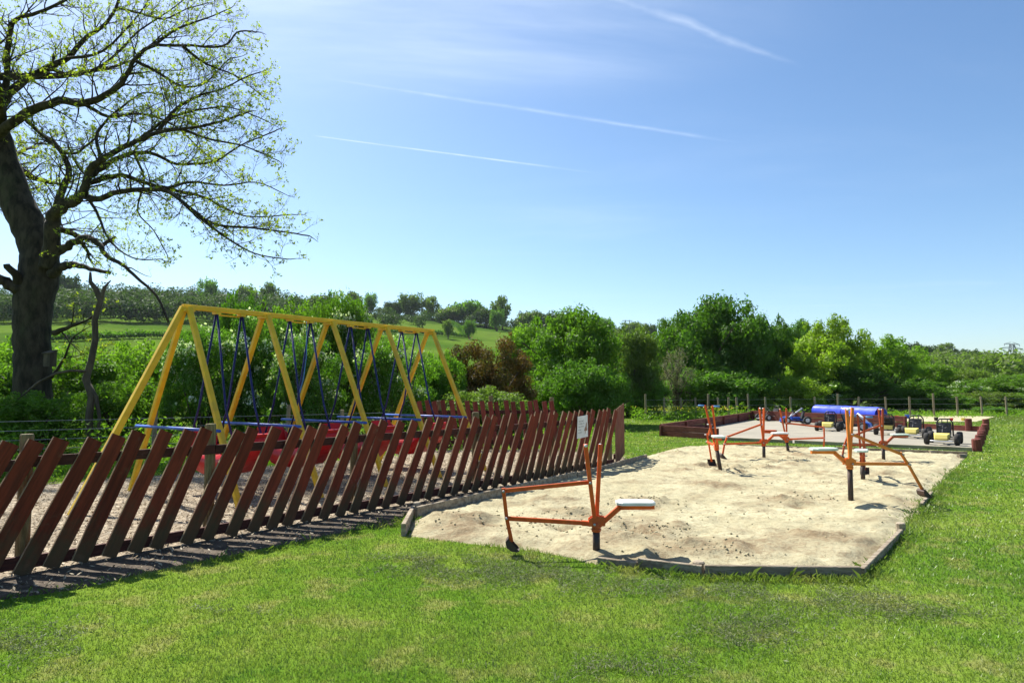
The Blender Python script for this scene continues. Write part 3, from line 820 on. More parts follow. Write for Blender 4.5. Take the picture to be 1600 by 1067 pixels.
# ------------------------------------------------------------------ swing boats
SU = Vector((0.580, 0.815, 0)).normalized(); SV = Vector((SU.y, -SU.x, 0))
def swing_frame():
    P0 = Vector((-4.83, 10.08, 0)); HA = 2.84; W = 1.5; BAY = 1.335
    rz = math.atan2(SU.y, SU.x)                     # local x along the beam, local -y towards the lawn
    root = empty('swing_set', P0, rz, 'yellow steel A-frame with blue cross bars carrying the four swing boats', 'swing frame')
    L = 4 * BAY
    m = MB(); m.bar((-0.06, 0, HA), (L + 0.10, 0, HA - 0.0), 0.075, 0.075, ch=0.008); m.build('beam', M['yellow'], root)
    for i in range(5):
        x = i * BAY
        for s in (-1, 1):
            m = MB(); m.bar((x, s * 0.07, HA - 0.02), (x, s * W, -0.02), 0.075, 0.075, up=(1, 0, 0), ch=0.01); m.build('leg', M['yellow'], root)
        m = MB(); m.box((x, 0, HA - 0.055), (0.16, 0.20, 0.035)); m.build('bracket', M['yellow'], root)
        hb = 1.05; wo = W * (1 - hb / HA)
        m = MB(); m.tube([(x - 0.055, -wo - 0.10, hb), (x - 0.055, wo + 0.32, hb)], 0.022, 8); m.build('cross_bar', M['bluebar'], root, True)
    m = MB(); m.bar((-0.05, 0, HA - 0.01), (-1.455, 0.0, -0.02), 0.085, 0.085, up=(0, 1, 0), ch=0.01); m.build('stay', M['yellow'], root)
    for i in range(4):
        for t in (0.36, 0.68):
            x = (i + t) * BAY
            m = MB(); m.box((x, 0, HA - 0.055), (0.09, 0.10, 0.035)); m.build('hanger', M['yellow'], root)
        m = MB(); m.bar(((i + .42) * BAY, 0.05, HA - 0.075), ((i + .72) * BAY, 0.05, HA - 0.075), 0.03, 0.02); m.build('hanger_plate', M['yellow'], root)
    # the boats: things of their own that hang from the beam
    labs = ['red swing boat nearest the camera, hanging in the first bay of the yellow frame', 'second red swing boat from the near end of the yellow frame',
            'third red swing boat from the near end of the yellow frame', 'farthest red swing boat, in the last bay of the yellow frame']
    # hull profile along the boat (y) at half width
    def boat(swing):
        t = empty('swing_boat')
        half = 0.80; hw = 0.29
        st = [(-half, 0.90, .20), (-half + .03, 0.82, .26), (-half + .06, 0.66, .28), (-0.52, 0.50, .29), (-0.36, 0.37, .29), (-0.18, 0.33, .29), (0.0, 0.32, .29)]
        st = st + [(-y, z, w) for y, z, w in st[-2::-1]]
        top = [0.91, 0.91, 0.88, 0.76, 0.65, 0.62, 0.61]; top = top + top[-2::-1]
        n = len(st); th = 0.022
        m = MB(); vs = []
        for (y, z, w), tp in zip(st, top):
            vs += [(-w, y, tp), (-w, y, (z + tp) / 2), (-w * 0.88, y, z), (0, y, z - 0.015), (w * 0.88, y, z), (w, y, (z + tp) / 2), (w, y, tp)]
        fs = [(i * 7 + k, i * 7 + k + 1, (i + 1) * 7 + k + 1, (i + 1) * 7 + k) for i in range(n - 1) for k in range(6)]
        m.add(vs, fs)
        hu = m.build('hull', M['red'], t, True)
        md = hu.modifiers.new('thickness', 'SOLIDIFY'); md.thickness = 0.02; md.offset = 1
        for s in (-1, 1):
            m = MB()
            prof = [(s * 0.34, 0.56), (s * 0.60, 0.60), (s * 0.70, 0.72), (s * 0.77, 0.96), (s * 0.80, 0.95), (s * 0.73, 0.68), (s * 0.62, 0.55), (s * 0.34, 0.51)]
            k = len(prof)
            m.add([(-0.26, y, z) for y, z in prof] + [(0.26, y, z) for y, z in prof],
                  [tuple(range(k)), tuple(range(k, 2 * k))[::-1]] + [(i, k + i, k + (i + 1) % k, (i + 1) % k) for i in range(k)])
            m.build('seat', M['red'], t)
        m = MB(); m.box((0, 0, 0.355), (0.5, 0.5, 0.02)); m.build('foot_board', M['red'], t)
        return t
    proto = boat(0)
    lay = list(range(4))
    for i in lay:
        b = proto if i == 0 else copy_tree(proto)
        c = P0 + SU * ((i + 0.52) * BAY)
        b.location = c; b.rotation_euler = (0, 0, rz)
        tag(b, labs[i], 'swing boat', 'red swing boats')
        if i == 0:
            pass
    # rods belong to each boat
    dx = 0.16 * BAY
    for b in [o for o in bpy.data.objects if o.name.startswith('swing_boat') and o.get('category') == 'swing boat']:
        for sx in (-1, 1):
            for sy in (-1, 1):
                m = MB(); m.tube([(sx * dx, sy * 0.015, HA - 0.06), (sx * dx * 1.15, sy * 0.36, 1.35), (sx * 0.245, sy * 0.62, 0.74)], 0.0165, 8)
                m.build('hanging_rod', M['navy'], b, True)
    # frayed rope hanging in the second bay
    c = P0 + SU * (1.62 * BAY)
    m = MB(); m.tube([(c.x, c.y, HA - .04), (c.x + .01, c.y, 2.2), (c.x - .03, c.y - .02, 1.8), (c.x - .10, c.y, 1.55)], [.006, .006, .010, .016], 6)
    tag(m.build('pull_rope', M['gripblue'], None), 'light blue pull rope hanging from the yellow beam', 'rope')
swing_frame()

# ------------------------------------------------------------------ sandpit edging
def edging():
    root = empty('sandpit_edging', (0, 0, 0), 0, 'weathered grey timber edging boards around the sandpit', 'edging')
    def plank(p, q, z0, z1, th=0.045):
        a, b = G(*p), G(*q); m = MB()
        m.bar((a.x, a.y, (z0 + z1) / 2), (b.x, b.y, (z0 + z1) / 2), th, z1 - z0, ch=0.005); m.build('plank', M['board'], root)
    plank((630, 838), (646, 806), -0.03, 0.14, 0.05)
    plank((650, 812), (792, 777), -0.03, 0.16); plank((794, 776.5), (900, 750), -0.03, 0.155); plank((902, 749.5), (1010, 719), -0.03, 0.135)
    plank((1344, 904), (1101, 901.5), -0.03, 0.105); plank((1097, 901), (998, 889), -0.03, 0.10); plank((996, 888.5), (935, 880), -0.03, 0.06)
    plank((1347, 902), (1408, 838), -0.03, 0.08); plank((1440, 792), (1456, 773), -0.02, 0.055)
    plank((1130, 697), (1302, 704.0), -0.02, 0.07); plank((1304, 704.2), (1512, 712), -0.02, 0.10)
    for p, r, h in (((1092, 896), 0.055, 0.11), ((651, 806), 0.05, 0.18), ((794, 774), 0.045, 0.15), ((1408, 833), 0.05, 0.12)):
        g = G(*p); m = MB(); m.tube([(g.x, g.y, -0.02), (g.x, g.y, h - .01), (g.x, g.y, h)], [r, r, r * .8], 10); m.build('stump', M['board'], root)
edging()

# ------------------------------------------------------------------ sand diggers
def digger(foot, head, ph, lean, seat, paint, reach, pose, label):
    g = G(*foot); hd = Vector((head[0], head[1], 0)).normalized()
    z0 = sandz(g.x, g.y)
    root = empty('sand_digger', (g.x, g.y, 0), math.atan2(hd.y, hd.x), label, 'digger', 'ride-on sand diggers')
    OR = M[{'orange': 'orange', 'pale': 'sunlit_orange', 'brown': 'brown_orange'}[paint]]
    # tilt in world, expressed in the local frame
    tw = Vector((lean[0], lean[1], 0)); lx = tw.dot(hd); ly = tw.dot(Vector((-hd.y, hd.x, 0)))
    def Q(x, y, z): return (x + lx * z, y + ly * z, z)
    H = ph + z0
    m = MB(); m.tube([Q(0, 0, -0.03), Q(0, 0, H + 0.02)], 0.036, 12); m.build('post', M['steel'], root, True)
    zp = H + 0.075
    m = MB(); m.tube([Q(0, 0, H + 0.0), Q(0, 0, H + 0.09)], 0.044, 12); m.tube([Q(0, 0, H + .015), Q(0, 0, H + .03)], 0.05, 12)
    m.build('swivel', OR, root, True)
    m = MB()
    for s in (-1, 1):
        P = [(-0.085, zp - 0.015), (0.075, zp - 0.02), (0.075, zp + 0.05), (0.02, zp + 0.085), (-0.085, zp + 0.07)]
        a = [Q(x, s * 0.034 - .004, z) for x, z in P]; b = [Q(x, s * 0.034 + .004, z) for x, z in P]; k = 5
        m.add(a + b, [tuple(range(k)), tuple(range(k, 2 * k))[::-1]] + [(i, k + i, k + (i + 1) % k, (i + 1) % k) for i in range(k)])
    m.build('yoke', OR, root)
    # seat
    m = MB(); m.bar(Q(-0.02, 0, zp - 0.02), Q(-0.235, 0, zp + 0.165), 0.042, 0.05, ch=.005); m.bar(Q(-0.225, 0, zp + 0.160), Q(-0.57, 0, zp + 0.168), 0.042, 0.045, ch=.005)
    m.build('seat_arm', OR, root)
    pm = {'white': M['pad'], 'green': M['padgreen'], 'brown': M['brown_orange']}[seat]
    m = MB(); w = 0.105; x0, x1 = -0.575, -0.195; c = 0.05; zs = zp + 0.192
    o8 = [(x0 + c, -w), (x1 - c, -w), (x1, -w + c), (x1, w - c), (x1 - c, w), (x0 + c, w), (x0, w - c), (x0, -w + c)]
    i8 = [((x - (x0 + x1) / 2) * .94 + (x0 + x1) / 2, y * .9) for x, y in o8]
    k = 8
    m.add([Q(x, y, zs) for x, y in o8] + [Q(x, y, zs + .024) for x, y in o8] + [Q(x, y, zs + .034) for x, y in i8],
          [tuple(range(k))[::-1], tuple(range(2 * k, 3 * k))] + [(j * k + i, j * k + (i + 1) % k, (j + 1) * k + (i + 1) % k, (j + 1) * k + i) for j in range(2) for i in range(k)])
    m.build('seat', pm, root)
    # levers
    gm = M['gripblue'] if pose == 1 else M['grip']
    tops = [((0.105, 0.055, zp + 0.78)), ((-0.055, -0.055, zp + 0.77))]
    bases = [(0.015, 0.02, zp + 0.03), (-0.005, -0.02, zp + 0.03)]
    for bz, tp in zip(bases, tops):
        m = MB(); m.bar(Q(*bz), Q(*tp), 0.033, 0.040, up=(1, 0, 0), ch=.004); lv = m.build('lever', OR, root)
        sgn = 1 if tp[1] > 0 else -1
        gl = 0.13 if pose == 1 else 0.055
        m = MB(); m.tube([Q(tp[0], tp[1], tp[2] - .015), Q(tp[0], tp[1] + sgn * gl, tp[2] - .012)], 0.016, 8); m.build('grip', gm, lv, True)
    # upper and lower booms, bucket link
    f = lambda t: tuple(bases[0][i] + (tops[0][i] - bases[0][i]) * t for i in range(3))
    uj = f(0.50)
    R = 0.88 * reach
    if pose == 3: j1, j2, bk = (R * 0.80, 0, zp + 0.12), (R * 0.90, 0, zp - 0.02), (R + 0.12, 0, z0 + 0.10)
    elif pose == 2: j1, j2, bk = (R * 0.93, 0, zp + 0.13), (R, 0, zp - 0.02), (R + 0.05, 0, z0 + 0.07)
    elif pose == 1: j1, j2, bk = (R * 0.93, 0, zp + 0.16), (R * 0.92, 0, zp + 0.02), (R * 0.96, 0, z0 + 0.08)
    else: j1, j2, bk = (R + 0.03, 0, zp + 0.315), (R, 0, zp + 0.055), (R - 0.05, 0, z0 + 0.07)
    m = MB(); m.bar(Q(uj[0], uj[1] - .03, uj[2]), Q(j1[0], -.022, j1[2]), 0.026, 0.040, ch=.004); m.build('upper_boom', OR, root)
    m = MB(); m.bar(Q(0.03, 0.0, zp), Q(R * 0.16, 0.0, zp + (j2[2] - zp) * .16), 0.048, 0.048, ch=.005); m.bar(Q(R * 0.12, 0.0, zp + (j2[2] - zp) * .12), Q(j2[0], 0.024, j2[2]), 0.028, 0.042, ch=.004)
    m.build('lower_boom', OR, root)
    m = MB(); up = (Vector(j1) - Vector(j2)).normalized() * 0.03
    m.bar(Q(*(Vector(j1) + up)), Q(*j2), 0.030, 0.036, up=(1, 0, 0), ch=.004); m.bar(Q(*j2), Q(*bk), 0.0302, 0.0362, up=(1, 0, 0), ch=.004); m.build('bucket_link', OR, root)
    for j in (j1, j2, (uj[0], uj[1], uj[2]), (0.02, 0, zp)):
        m = MB(); m.tube([Q(j[0], j[1] - 0.052, j[2]), Q(j[0], j[1] + 0.052, j[2])], 0.013, 8); m.build('bolt', M['bolt'], root, True)
    # scoop bucket: open curved shell with two cheeks
    bx, bz = bk[0], bk[2] - 0.02
    m = MB(); arc = [(-0.075, -0.055), (-0.05, -0.062), (0.0, -0.055), (0.045, -0.02), (0.055, 0.03), (0.03, 0.06)]
    sg = 1 if pose in (3,) else -1
    hw = 0.075
    vs = [(bx - sg * x, -hw, bz + z) for x, z in arc] + [(bx - sg * x, hw, bz + z) for x, z in arc]
    k = len(arc)
    m.add([Q(*v) for v in vs], [(i, i + 1, k + i + 1, k + i) for i in range(k - 1)] + [tuple(range(k)), tuple(range(k, 2 * k))[::-1]])
    bo = m.build('bucket', M['steel'], root)
    md = bo.modifiers.new('thickness', 'SOLIDIFY'); md.thickness = 0.006
for d in DIG: digger(*d)

# ------------------------------------------------------------------ kart pen
def pen():
    def wall(name, p, q, h, label, courses=2, th=0.06, z0=0.0, posts=0):
        a, b = Vector((p[0], p[1], 0)), Vector((q[0], q[1], 0)); d = b - a; L = d.length
        root = empty(name, a, math.atan2(d.y, d.x), label, 'low wall')
        k = max(1, round(L / 2.6)); hh = h / courses
        for c in range(courses):
            for i in range(k):
                x0, x1 = L * i / k + .004, L * (i + 1) / k - .004
                m = MB(); m.bar((x0, random.uniform(-.004, .004), z0 + hh * (c + .5)), (x1, random.uniform(-.004, .004), z0 + hh * (c + .5) + random.uniform(-.006, .006)), th, hh - 0.008, ch=.006)
                m.build('plank', M['penwall'], root)
        for i in range(k + 1):
            m = MB(); m.bar((min(max(L * i / k, .05), L - .05), -0.065, -0.02), (min(max(L * i / k, .05), L - .05), -0.065, h * 0.96), 0.07, 0.09, up=(0, 1, 0)); m.build('stake', M['penwall'], root)
        return root
    FLc, FE, FR, BR, BL = [Vector((p[0], p[1], 0)) for p in PEN]
    wall('pen_wall', FLc, FE, 0.37, 'short red-brown plank wall at the left front of the kart pen')
    wall('pen_wall', FLc + Vector((.0, .09, 0)), BL + Vector((-.1, -.03, 0)), 0.40, 'long red-brown plank wall along the left side of the kart pen')
    mid = G(1424, 668.5)
    t = (mid - BL).length / (BR - BL).length
    mid = BL + (BR - BL) * t
    wall('pen_wall', BL, mid, 0.48, 'red-brown plank wall at the back of the kart pen below the blue pipe')
    wall('pen_wall', mid + (BR - BL).normalized() * 0.1, BR, 0.22, 'low red-brown plank wall at the back right of the kart pen', 1)
    # front kerb board
    d = FR - FE
    root = empty('pen_kerb', FE, math.atan2(d.y, d.x), 'low grey timber kerb along the open front of the kart pen', 'kerb')
    for i in range(3):
        m = MB(); m.bar((d.length * i / 3 + .06, -0.03, 0.045), (d.length * (i + 1) / 3 - .004, -0.03, 0.045), 0.05, 0.11, ch=.006); m.build('board', M['board'], root)
    # log palisade at the right
    rg = random.Random(6); n = 11
    root = empty('log_palisade', FR, 0, 'row of short dark red logs at the right side of the kart pen', 'palisade')
    for i in range(n):
        p = (BR - FR) * (i / (n - 1)); r = 0.105 + rg.uniform(-.015, .02); h = rg.uniform(0.22, 0.34)
        m = MB(); m.tube([(0, 0, -.04), (0, 0, h - .02), (0, 0, h)], [r, r * .97, r * .86], 12)
        o = m.build('log', M['log'], root); o.location = (p.x + 0.12, p.y, 0); o.rotation_euler = (rg.uniform(-.08, .08), rg.uniform(-.08, .08), 0)
    for px, py, h, lab in ((1514, 674, .48, 'taller dark red post standing behind the low back wall of the kart pen'), (1541, 671.5, .42, 'dark red stump post beside the end of the log palisade')):
        g = G(px, py); m = MB(); m.tube([(0, 0, -.05), (0, 0, h - .02), (0, 0, h)], [.12, .115, .1], 12)
        tag(m.build('timber_post', M['log'], None, False, g), lab, 'post')
    for px, py, lab in ((1458, 710, 'small timber block lying below the kart pen kerb'), (1504, 716, 'timber stump at the back right corner of the sandpit')):
        g = G(px, py); m = MB(); m.tube([(-.09, 0, .05), (.09, 0.03, .05)], [.055, .05], 9); tag(m.build('timber_block', M['board'], None, False, g), lab, 'block')
    # blue pipe on cradles behind the back wall
    a, b = V(1277, 643.5, 34.6), V(1377, 648.5, 30.2)
    a.z = b.z = 0.46; ax = (b - a).normalized(); R = 0.315; L = (b - a).length
    root = empty('plastic_pipe', (a.x, a.y, 0), math.atan2(ax.y, ax.x), 'large bright blue plastic pipe lying behind the kart pen wall', 'pipe')
    prof = lambda x0, x1: [(R, x0), (R, x0 + .02), (R * .985, x0 + .05), (R * .985, x1 - .05), (R, x1 - .02), (R, x1), (R * .93, x1), (R * .93, x0), (R, x0)]
    m = MB(); m.lathe(prof(0, L * .478), 28, (0, 0, .46), 'x'); m.build('pipe_section', M['bluetube'], root, True)
    m = MB(); m.lathe(prof(L * .482, L), 28, (0, 0, .46), 'x'); m.build('pipe_section', M['bluetube'], root, True)
    m = MB(); m.lathe([(R * 1.0, L * .468), (R * 1.035, L * .470), (R * 1.035, L * .490), (R * 1.0, L * .492)], 28, (0, 0, .46), 'x'); m.build('collar', M['bluetube'], root, True)
    for x in (L * .2, L * .8):
        m = MB()
        arc = [(math.cos(t) * R * 1.005, .46 + math.sin(t) * R * 1.005) for t in [math.radians(q) for q in range(215, 326, 10)]]
        pr = [(-.24, 0)] + arc + [(.24, 0)]; k = len(pr)
        m.add([(x - .05, y, z) for y, z in pr] + [(x + .05, y, z) for y, z in pr], [tuple(range(k)), tuple(range(k, 2 * k))[::-1]] + [(i, k + i, k + (i + 1) % k, (i + 1) % k) for i in range(k)])
        m.build('cradle', M['penwall'], root)
pen()

# ------------------------------------------------------------------ pedal karts
def kart(px, py, face, scheme, label):
    """face: heading of the kart's nose in the ground plane (degrees, 0 = +X, -90 = towards camera)"""
    g = G(px, py)
    root = empty('pedal_kart', (g.x, g.y, 0.013), math.radians(face), label, 'pedal kart', 'pedal karts parked in the pen')
    blue = scheme == 'blue'
    body = M['blueplastic'] if blue else M['black']
    wr = 0.165
    for x, y, w, r in ((0.44, 0.37, .125, wr), (0.44, -0.37, .125, wr), (-0.42, 0.36, .14, wr * 1.05), (-0.42, -0.36, .14, wr * 1.05)):
        wh = empty('wheel', (0, 0, 0)); wh.parent = root; wh.location = (x, y, r)
        m = MB(); m.lathe([(r * .55, -w * .5), (r * .86, -w * .52), (r * .98, -w * .36), (r, 0), (r * .98, w * .36), (r * .86, w * .52), (r * .55, w * .5)], 18, (0, 0, 0), 'y'); m.build('tyre', M['rubber'], wh, True)
        m = MB(); m.lathe([(r * .56, -w * .48), (r * .50, -w * .32), (r * .16, -w * .36), (r * .10, -w * .5), (.001, -w * .5)], 18, (0, 0, 0), 'y'); m.lathe([(.001, w * .5), (r * .10, w * .5), (r * .16, w * .36), (r * .50, w * .32), (r * .56, w * .48)], 18, (0, 0, 0), 'y')
        m.build('rim', M['silver'] if blue or scheme == 'white' else M['black'] if scheme == 'yellow' else M['silver'], wh)
    m = MB()
    m.tube([(-0.5, 0, .2), (0.0, 0, .16), (0.5, 0, .19)], .028, 8); m.tube([(0.44, -0.36, wr), (0.44, .36, wr)], .018, 8); m.tube([(-0.42, -0.34, wr), (-0.42, .34, wr)], .018, 8)
    m.tube([(-0.42, -.17, .18), (-.05, -.17, .19), (.2, 0, .18)], .015, 6); m.tube([(-0.42, .17, .18), (-.05, .17, .19), (.2, 0, .18)], .015, 6)
    m.build('chassis', body if blue else M['black'], root, True)
    m = MB()
    pr = [(.12, .24), (-.12, .21), (-.24, .26), (-.36, .60), (-.40, .59), (-.29, .23), (-.13, .17), (.12, .20)]
    hw = .17; k = len(pr)
    m.add([(x, -hw, z) for x, z in pr] + [(x, hw, z) for x, z in pr], [tuple(range(k)), tuple(range(k, 2 * k))[::-1]] + [(i, k + i, k + (i + 1) % k, (i + 1) % k) for i in range(k)])
    m.build('seat', M['black'], root)
    m = MB(); m.tube([(.34, 0, .20), (.08, 0, .52)], .016, 8)
    st = m.build('steering_column', M['silver'] if blue else M['black'], root, True)
    c = Vector((.07, 0, .53)); nrm = Vector((-.63, 0, .77)); e1 = Vector((0, 1, 0)); e2 = nrm.cross(e1)
    m = MB(); pts = [c + (e1 * math.cos(t) + e2 * math.sin(t)) * .13 for t in np.linspace(0, 2 * math.pi, 17)]
    m.tube(pts, .014, 6, False); m.tube([c - e1 * .12, c + e1 * .12], .012, 6); m.build('steering_wheel', M['black'], st, True)
    if scheme in ('yellow', 'black', 'away'):
        m = MB(); m.tube([(-.44, -.2, .2), (-.42, -.2, .60), (-.40, -.13, .70), (-.40, .13, .70), (-.42, .2, .60), (-.44, .2, .2)], .022, 8)
        m.tube([(-.42, -.2, .44), (-.42, .2, .44)], .014, 6); m.build('roll_hoop', M['black'], root, True)
        for y in (-.07, .07):
            m = MB(); m.tube([(-.42, y, .44), (-.40, y, .70)], .012, 6); m.build('hoop_brace', M['black'], root, True)
    m = MB(); yl = M['yellowplastic'] if scheme in ('yellow', 'away') else M['blueplastic'] if blue or scheme == 'white' else M['black']
    pr = [(.60, .13), (.63, .19), (.58, .29), (.38, .33), (.36, .16)]; k = 5
    hw0 = .20
    m.add([(x, -hw0 + (.05 if x > .55 else 0), z) for x, z in pr] + [(x, hw0 - (.05 if x > .55 else 0), z) for x, z in pr], [tuple(range(k)), tuple(range(k, 2 * k))[::-1]] + [(i, k + i, k + (i + 1) % k, (i + 1) % k) for i in range(k)])
    m.build('front_fairing', yl, root)
    m = MB(); m.tube([(.55, -.30, .12), (.64, -.24, .12), (.66, 0, .12), (.64, .24, .12), (.55, .30, .12)], .016, 8); m.build('bumper', M['silver'] if not blue else M['blueplastic'], root, True)
    if blue:
        m = MB(); m.tube([(-.30, .05, .70), (.0, .03, .48), (.36, 0, .22)], [.035, .03, .03], 8); m.build('frame_tube', M['silver'], root, True)
        m = MB(); m.tube([(-.36, 0, .22), (-.33, 0, .70), (-.24, 0, .73)], .02, 8); m.build('seat_stay', M['black'], root, True)
        m = MB(); m.box((.0, 0, .25), (.38, .22, .12)); m.build('chain_guard', M['blueplastic'], root)
    if scheme == 'white':
        m = MB(); m.tube([(.1, .16, .62), (.3, .14, .46), (.5, .12, .26)], [.05, .06, .06], 8); m.build('side_fairing', M['white'], root, True)
    if scheme == 'away':
        m = MB(); m.box((-.52, 0, .27), (.10, .30, .12)); m.build('rear_panel', M['yellowplastic'], root)
kart(1204, 657.5, 200, 'black', 'black pedal kart farthest away in the left back corner of the pen')
kart(1243, 662.5, 172, 'blue', 'blue pedal kart with silver wheels seen from the side by the back wall')
kart(1296, 673, -122, 'yellow', 'black pedal kart with yellow nose below the left half of the blue pipe')
kart(1334, 672.5, -42, 'white', 'blue and white pedal kart with white wheels below the right half of the blue pipe')
kart(1388, 679, 60, 'away', 'dark pedal kart with yellow tail turned away, left of the two right-hand karts')
kart(1429, 684, -130, 'yellow', 'black pedal kart with yellow nose, second from the right end of the row')
kart(1475, 694, -128, 'yellow', 'black pedal kart with yellow nose at the right end of the row')

# toys in the far sandpit
def toys():
    for px, py, m_, r, lab in ((1463, 657.5, 'black', .10, 'small dark bucket on the far sand'), (1487, 657.6, 'red', .08, 'small red toy bucket on the far sand'), (1505, 657.8, 'yellowplastic', .09, 'small yellow toy bucket on the far sand'),
                               (1418, 654, 'blueplastic', .12, 'small blue toy bucket on the far sand behind the karts'), (1402, 654.5, 'red', .10, 'second small red toy bucket behind the karts on the far sand')):
        g = G(px, py); m = MB(); m.lathe([(.001, 0.015), (r * .75, 0.015), (r, r * 1.7), (r * 1.08, r * 1.75), (r * .94, r * 1.7), (r * .7, 0.03), (.001, .03)], 12)
        o = m.build('toy_bucket', M[m_], None, True, g); tag(o, lab, 'toy bucket', 'toys on the far sand')
toys()

# ------------------------------------------------------------------ post and wire fences
def wire_fence(pts, hs, label, heights=(0.95, 0.72, 0.48, 0.25), r=0.045):
    root = empty('wire_fence', pts[0], 0, label, 'fence')
    o0 = Vector(pts[0])
    for i, (p, h) in enumerate(zip(pts, hs)):
        q = Vector(p) - o0
        o = obj('post', round_post('post', r, h, M['wirepost'], i, 8), root); o.location = q; o.rotation_euler = (random.uniform(-.03, .03), random.uniform(-.04, .04), random.uniform(0, 3))
    for hz in heights:
        m = MB(); m.tube([Vector(p) - o0 + Vector((0, -r - .004, hz)) for p in pts], 0.004 if r < .05 else .006, 4); m.build('wire', M['wire'], root)
pts = [Vector((-13.2, 10.7, 0)), Vector((-10.3, 12.6, 0)), Vector((-7.55, 14.5, 0)), Vector((-5.25, 16.0, 0)), Vector((-4.2, 16.9, 0)), Vector((-2.9, 17.9, 0))]
wire_fence(pts, [1.2, 1.22, 1.22, 1.24, 1.1, 1.2], 'post and wire fence behind the swing boats in front of the hawthorns', (1.0, 0.82, 0.64, 0.46, 0.28), 0.05)
cr = [22, 100, 167, 230, 280, 325, 365, 402, 450, 520, 625, 725, 820, 905, 1020, 1118, 1218, 1316, 1418, 1520, 1640, 1760]
yy = [35.0 + 0.16 * i for i in range(9)] + [37.2 + .25 * i for i in range(13)]
pts = []; hs = []
for i, c in enumerate(cr):
    pts.append(XG(1000 + .375 * c, yy[i])); hs.append(1.12 if i % 4 else 1.3)
wire_fence(pts, hs, 'long post and wire fence between the play field and the trees', (1.0, 0.7, 0.4), 0.055)

# ------------------------------------------------------------------ vegetation
def crown_points(seed, Hn, zlo, nb, nl, rb=(0.17, 0.34), dome=False, fill=0.45, outl=0.12):
    rg = np.random.default_rng(seed)
    d = rg.normal(size=(nb, 3)); d /= np.linalg.norm(d, axis=1, keepdims=True)
    u = rg.random(nb) ** fill
    br = rg.uniform(rb[0], rb[1], nb)
    zc, zr = (Hn + zlo) / 2, (Hn - zlo) / 2
    c = np.stack([d[:, 0] * u * (1 - br * .8), d[:, 1] * u * (1 - br * .8), zc + d[:, 2] * u * (zr - br * .7)], -1)
    if dome:
        k = np.clip((Hn * .55 - c[:, 2]) / (Hn * .55), 0, 1); rr = np.hypot(c[:, 0], c[:, 1]) + 1e-6
        grow = 1 + k * (np.minimum(0.82 / np.maximum(rr, .3), 1.6) - 1) * .7; c[:, 0] *= grow; c[:, 1] *= grow
        c[:, 2] = np.maximum(c[:, 2], br * .55)
    no = int(nb * outl)                                  # stray sprays that break the outline
    c[:no] = c[:no] * np.array([1.16, 1.16, 1]) + np.array([0, 0, 1]) * (np.maximum(c[:no, 2:3] - zc, 0) * .16); br[:no] *= .5
    w = br ** 2; w /= w.sum()
    bi = rg.choice(nb, nl, p=w)
    q = rg.normal(size=(nl, 3)); q /= np.linalg.norm(q, axis=1, keepdims=True)
    rad = br[bi] * (rg.random(nl) ** 0.30) * (1 + .22 * rg.normal(size=nl) * .6)
    P = c[bi] + q * rad[:, None] * np.array([1, 1, .82])
    P[:, 2] = np.maximum(P[:, 2], 0.01)
    sc = np.array([1 / np.quantile(np.hypot(P[:, 0], P[:, 1]), .985)] * 2 + [Hn / np.quantile(P[:, 2], .995)]); P = P * sc; c = c * sc
    tint = np.clip(.45 * rg.random(nb)[bi] + .55 * rg.random(nl), 0, 1)
    return P, tint, c, br, q, rg
def crown_mesh(name, seed, Hn, zlo, nb, nl, leaf, mat, aspect=.5, **k):
    P, tint, c, br, q, rg = crown_points(seed, Hn, zlo, nb, nl, **k)
    v, f = scatter_quads(P, leaf * rg.uniform(.6, 1.25, len(P)), rg, aspect=aspect, up=.35, out=q)
    return npmesh(name, v, f, mat, {'tint': np.repeat(tint, 4)}), c, br, (P, q, rg)
def stem_mesh(name, c, br, Hn, r0, seed, bush=False, nlimb=16):
    rg = random.Random(seed); m = MB()
    order = list(range(len(c))); rg.shuffle(order)
    if not bush:
        ax = [Vector((rg.uniform(-.03, .03) * i, rg.uniform(-.03, .03) * i, -.04 + Hn * .78 * i / 6)) for i in range(7)]
        ax[0].x = ax[0].y = 0
        m.tube(ax, [r0 * (1.35 if i == 0 else 1) * (1 - .13 * i) for i in range(7)], 8)
    for i in order[:nlimb]:
        e = Vector(c[i])
        if bush: a = Vector((rg.uniform(-.12, .12), rg.uniform(-.12, .12), -.03)); rr = r0 * .5
        else:
            t = min(max(e.z / Hn - .25 - rg.uniform(0, .12), .12), .68); a = ax[int(t / .78 * 6)].copy(); rr = r0 * .42 * (1.2 - t)
        mid = a.lerp(e, .5) + Vector((rg.uniform(-.06, .06), rg.uniform(-.06, .06), .05))
        m.tube([a, mid, e], [rr, rr * .65, rr * .22], 5)
        for k in range(3):
            e2 = e + Vector((rg.uniform(-1, 1), rg.uniform(-1, 1), rg.uniform(-.4, 1))) * br[i]
            m.tube([mid.lerp(e, .6), e2], [rr * .35, rr * .1], 4)
    return m.mesh(name, M['stem'], True)
PROTO = {}
